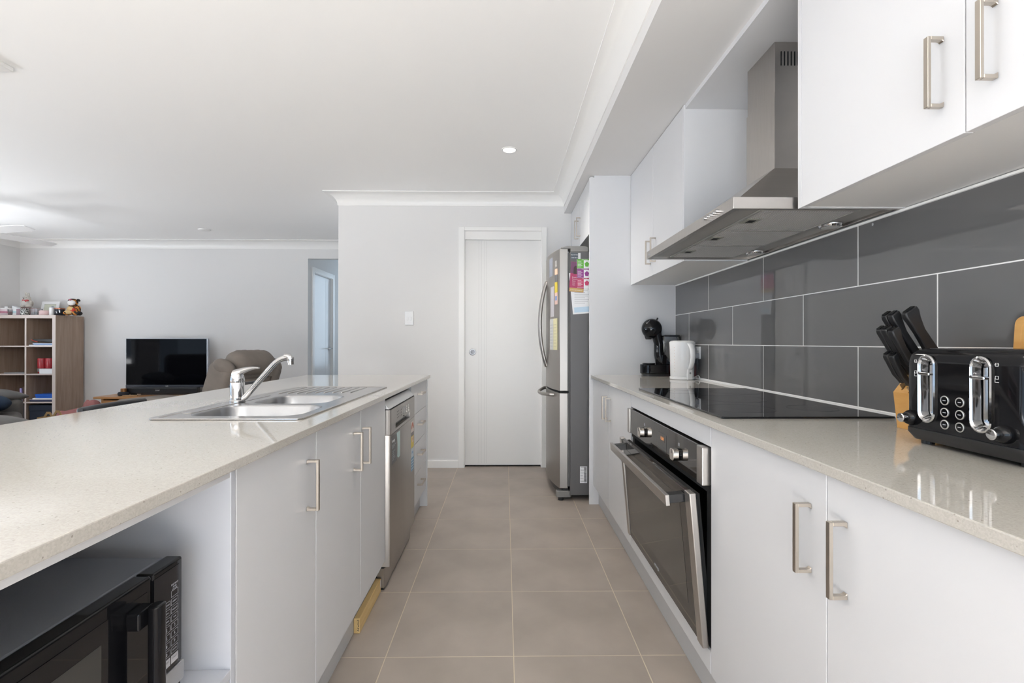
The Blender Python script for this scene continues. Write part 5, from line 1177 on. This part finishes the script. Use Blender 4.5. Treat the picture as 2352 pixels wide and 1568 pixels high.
for x, lab in ((-4.47, 'light wooden remote control near the round speaker'), (-3.86, 'light wooden remote control at the right of the soundbar')):
    tag(mk('remote_control', MB().box(-0.075, 0.075, -0.02, 0.02, 0.0, 0.012).xf(Matrix.Translation((x, 5.93, 0.4705)) @ Matrix.Rotation(0.35, 4, 'Z')), flat('remote_tan', (0.42, 0.26, 0.13), 0.4), bev=0.003), lab, 'remote control')
# pink toy, paper bag
pt = thing('pink_toy', 'pink soft toy lying on the floor beside the tv cabinet', 'soft toy', (-5.10, 6.15, 0))
PKP = mat('pink_plush', (0.36, 0.15, 0.14), 0.95, bump=(90, 0.4, 0.004))
mk('toy_body', MB().ell((-5.04, 6.15, 0.18), (0.13, 0.12, 0.18)).ell((-5.03, 6.08, 0.335), (0.085, 0.07, 0.075)).ell((-5.12, 6.08, 0.36), (0.022, 0.02, 0.065), 14, 10, Matrix.Rotation(0.5, 3, 'Y')).ell((-5.17, 6.06, 0.26), (0.10, 0.07, 0.055)).ell((-5.32, 5.98, 0.24), (0.05, 0.05, 0.05)).ell((-5.25, 6.02, 0.15), (0.09, 0.09, 0.15)), PKP, pt, remesh=0.012)
pb = thing('paper_bag', 'open brown paper bag standing in front of the bookshelf', 'bag', (-4.95, 5.45, 0))
KR = flat('kraft_paper', (0.44, 0.28, 0.12), 0.8)
mk('bag_body', MB().loft([[(x, y, z) for x, y in ((-5.05-i, 5.38-i*0.5), (-4.84+i, 5.38-i*0.5), (-4.84+i, 5.50), (-5.05-i, 5.50))] for z, i in ((0.0003, 0), (0.20, 0.01), (0.30, 0.0))], cap=False).box(-5.05, -4.84, 5.38, 5.50, 0.0003, 0.004), KR, pb)
for y in (5.385, 5.495): mk('bag_handle', MB().loft([[(-4.995+0.0, y+d, 0.29), (-4.970, y+d, 0.29), (-4.945, y+d, 0.333), (-4.925, y+d, 0.333), (-4.895, y+d, 0.29), (-4.870, y+d, 0.29), (-4.915, y+d, 0.360), (-4.955, y+d, 0.360)] for d in (0, 0.003)]), KR, pb)
# recliner armchair (faces the television, back towards the kitchen)
def soft(name, d, m, par, r, seg=4, xf=None):
    mb = MB().box(*d)
    if xf: mb.xf(xf)
    return mk(name, mb, m, par, r, seg, smooth='all', local=True)
rcl = thing('recliner', 'taupe suede recliner armchair seen from behind, back tilted, facing the television', 'armchair', (-2.94, 5.0, 0), rot=math.radians(162))
Rk = rotm('Y', math.radians(-20), (-0.22, 0, 0.40))
soft('base', (-0.30, 0.42, -0.36, 0.36, 0.06, 0.30), TAUPE, rcl, 0.03)
soft('seat', (-0.22, 0.46, -0.265, 0.265, 0.30, 0.46), TAUPE, rcl, 0.06)
for s in (-1, 1):
    a, b = sorted((s*0.27, s*0.43))
    soft('arm', (-0.16, 0.48, a, b, 0.05, 0.585), TAUPE, rcl, 0.075, 5)
soft('backrest', (-0.36, -0.20, -0.265, 0.265, 0.34, 0.97), TAUPE, rcl, 0.05, 4, Rk)
for s in (-1, 1):
    a, b = sorted((s*0.215, s*0.345))
    w_ = soft('back_wing', (-0.395, -0.13, a, b, 0.30, 0.95), TAUPE, rcl, 0.055, 4, Rk)
soft('rear_panel', (-0.385, -0.35, -0.20, 0.20, 0.32, 0.85), TAUPE, rcl, 0.015, 3, Rk)
hr_ = MB(); rings = []
for k in range(17):
    y = -0.255+0.51*k/16; e = (1-abs(2*k/16-1)**6); q = 0.012*math.sin(k*2.7)
    rings.append([( -0.285+(0.135*e+0.01)*math.cos(a), y, 0.975+q*0.4+(0.105*e+0.01)*math.sin(a)) for a in [2*PI*j/20 for j in range(20)]])
mk('headrest', hr_.loft(rings).xf(Rk), TAUPE, rcl, smooth='all', local=True)
for s in (-1, 1):
    mk('shoulder_pad', MB().ell((-0.275, s*0.288, 0.93), (0.125, 0.065, 0.075), 18, 12).xf(Rk), TAUPE, rcl, smooth='all', local=True)
mk('seam', MB().tube([(-0.387, -0.202, 0.32), (-0.389, -0.202, 0.85), (-0.389, 0.202, 0.85), (-0.387, 0.202, 0.32)], 0.004, 6).xf(Rk), mat('taupe_piping', (0.13, 0.11, 0.095), 0.8), rcl, smooth='all', local=True)
fr2 = soft('footrest', (0.62, 1.02, -0.27, 0.27, 0.40, 0.53), TAUPE, rcl, 0.055, 5)
mk('footrest_arm', boxes((0.40, 0.66, -0.20, -0.17, 0.36, 0.40), (0.40, 0.66, 0.17, 0.20, 0.36, 0.40)), BLKM, fr2, local=True)
for x in (-0.25, 0.36):
    for y in (-0.32, 0.32): mk('foot', MB().cyl((x, y, 0.0003), (x, y, 0.0498), 0.025), BLKM, rcl, local=True)

# leather sofa at the left edge, turned to the room
so_ = thing('sofa', 'dark grey leather sofa at the left edge, its arms rising behind the island', 'sofa', (-4.03, 4.22, 0), rot=math.radians(45))
soft('base', (-0.90, -0.05, -1.12, 1.12, 0.08, 0.28), BRWN, so_, 0.03)
for y0, y1 in ((-1.115, -0.375), (-0.37, 0.37), (0.375, 1.115)):
    soft('seat_cushion', (-0.70, -0.02, y0, y1, 0.28, 0.43), BRWN, so_, 0.06)
    soft('back_cushion', (-0.95, -0.68, y0, y1, 0.38, 0.92), BRWN, so_, 0.09)
for s in (-1, 1):
    a, b = sorted((s*1.12, s*1.40))
    arm_ = soft('arm', (-0.90, -0.01, a, b, 0.05, 0.545), BRWN, so_, 0.06)
    rr_ = []
    for k in range(13):
        x = -0.92+0.95*k/12; e = 1-abs(2*k/12-1)**5
        rr_.append([(x, s*1.265+(0.150*e+0.02)*math.cos(q), 0.555+0.035*e*math.sin(PI*k/12)+(0.065*e+0.008)*math.sin(q)) for q in [2*PI*j/18 for j in range(18)]])
    mk('arm_pad', MB().loft(rr_), mat('grey_leather_pad', (0.115, 0.112, 0.108), 0.45, noise=(8, 0.1), bump=(25, 0.2, 0.005)), arm_, smooth='all', local=True)
for x in (-0.82, -0.10):
    for y in (-1.3, 1.3): mk('foot', MB().cyl((x, y, 0.0003), (x, y, 0.0498), 0.025), BLKM, so_, local=True)
cu = MB().ell((0, 0, 0), (0.16, 0.20, 0.085), 22, 14)
tag(mk('navy_cushion', cu.xf(Matrix.Translation((-4.845, 4.675, 0.530)) @ Matrix.Rotation(math.radians(45), 4, 'Z')), NAVY, smooth='all'), 'round navy cushion lying on the grey leather sofa', 'cushion')

# low-backed bar stools on the living side of the island
def stool(x, y, label):
    t = thing('bar_stool', label, 'stool', (x, y, 0), 'bar stools behind the island')
    mk('base', MB().lathe([(0.20, 0.0003), (0.20, 0.008), (0.06, 0.022), (0.03, 0.03)], (0, 0, 0), 32), CHROME, t, smooth=True, local=True)
    mk('column', MB().cyl((0, 0, 0.0302), (0, 0, 0.599), 0.025), CHROME, t, smooth=True, local=True)
    mk('footrest', MB().tube([(0.02, -0.02, 0.25), (0.10, -0.12, 0.25), (0.20, -0.06, 0.25), (0.20, 0.06, 0.25), (0.10, 0.12, 0.25), (0.02, 0.02, 0.25)], 0.009, 8), CHROME, t, smooth=True, local=True)
    mk('seat', MB().prism(rbox2(-0.19, 0.19, -0.19, 0.19, 0.06, 5), 'z', 0.60, 0.66), LEATH, t, 0.02, 3, smooth='all', local=True)
    pts_o, pts_i = [], []
    for k in range(13):
        u = -1+2*k/12; yy = 0.172*u; xx = -0.205+0.028*u*u
        pts_o.append((xx-0.014, yy)); pts_i.append((xx+0.014, yy))
    b_ = mk('backrest', MB().prism(pts_o+pts_i[::-1], 'z', 0.668, 0.860), LEATH, t, 0.009, 3, smooth='all', local=True)
    mk('piping', MB().tube([(pts_i[-1][0]-0.014, 0.176, 0.675), (pts_i[-1][0]-0.014, 0.176, 0.850)], 0.003, 6), WPL, b_, smooth='all', local=True)
    mk('back_bracket', boxes((-0.205, -0.193, -0.05, 0.05, 0.585, 0.6675), (-0.20, 0.0, -0.05, 0.05, 0.585, 0.5995)), CHROME, t, local=True)
stool(-1.452, 2.078, 'black leather low back bar stool behind the island, left of the tap')
stool(-1.452, 3.115, 'black leather low back bar stool behind the island, directly behind the tap spout')
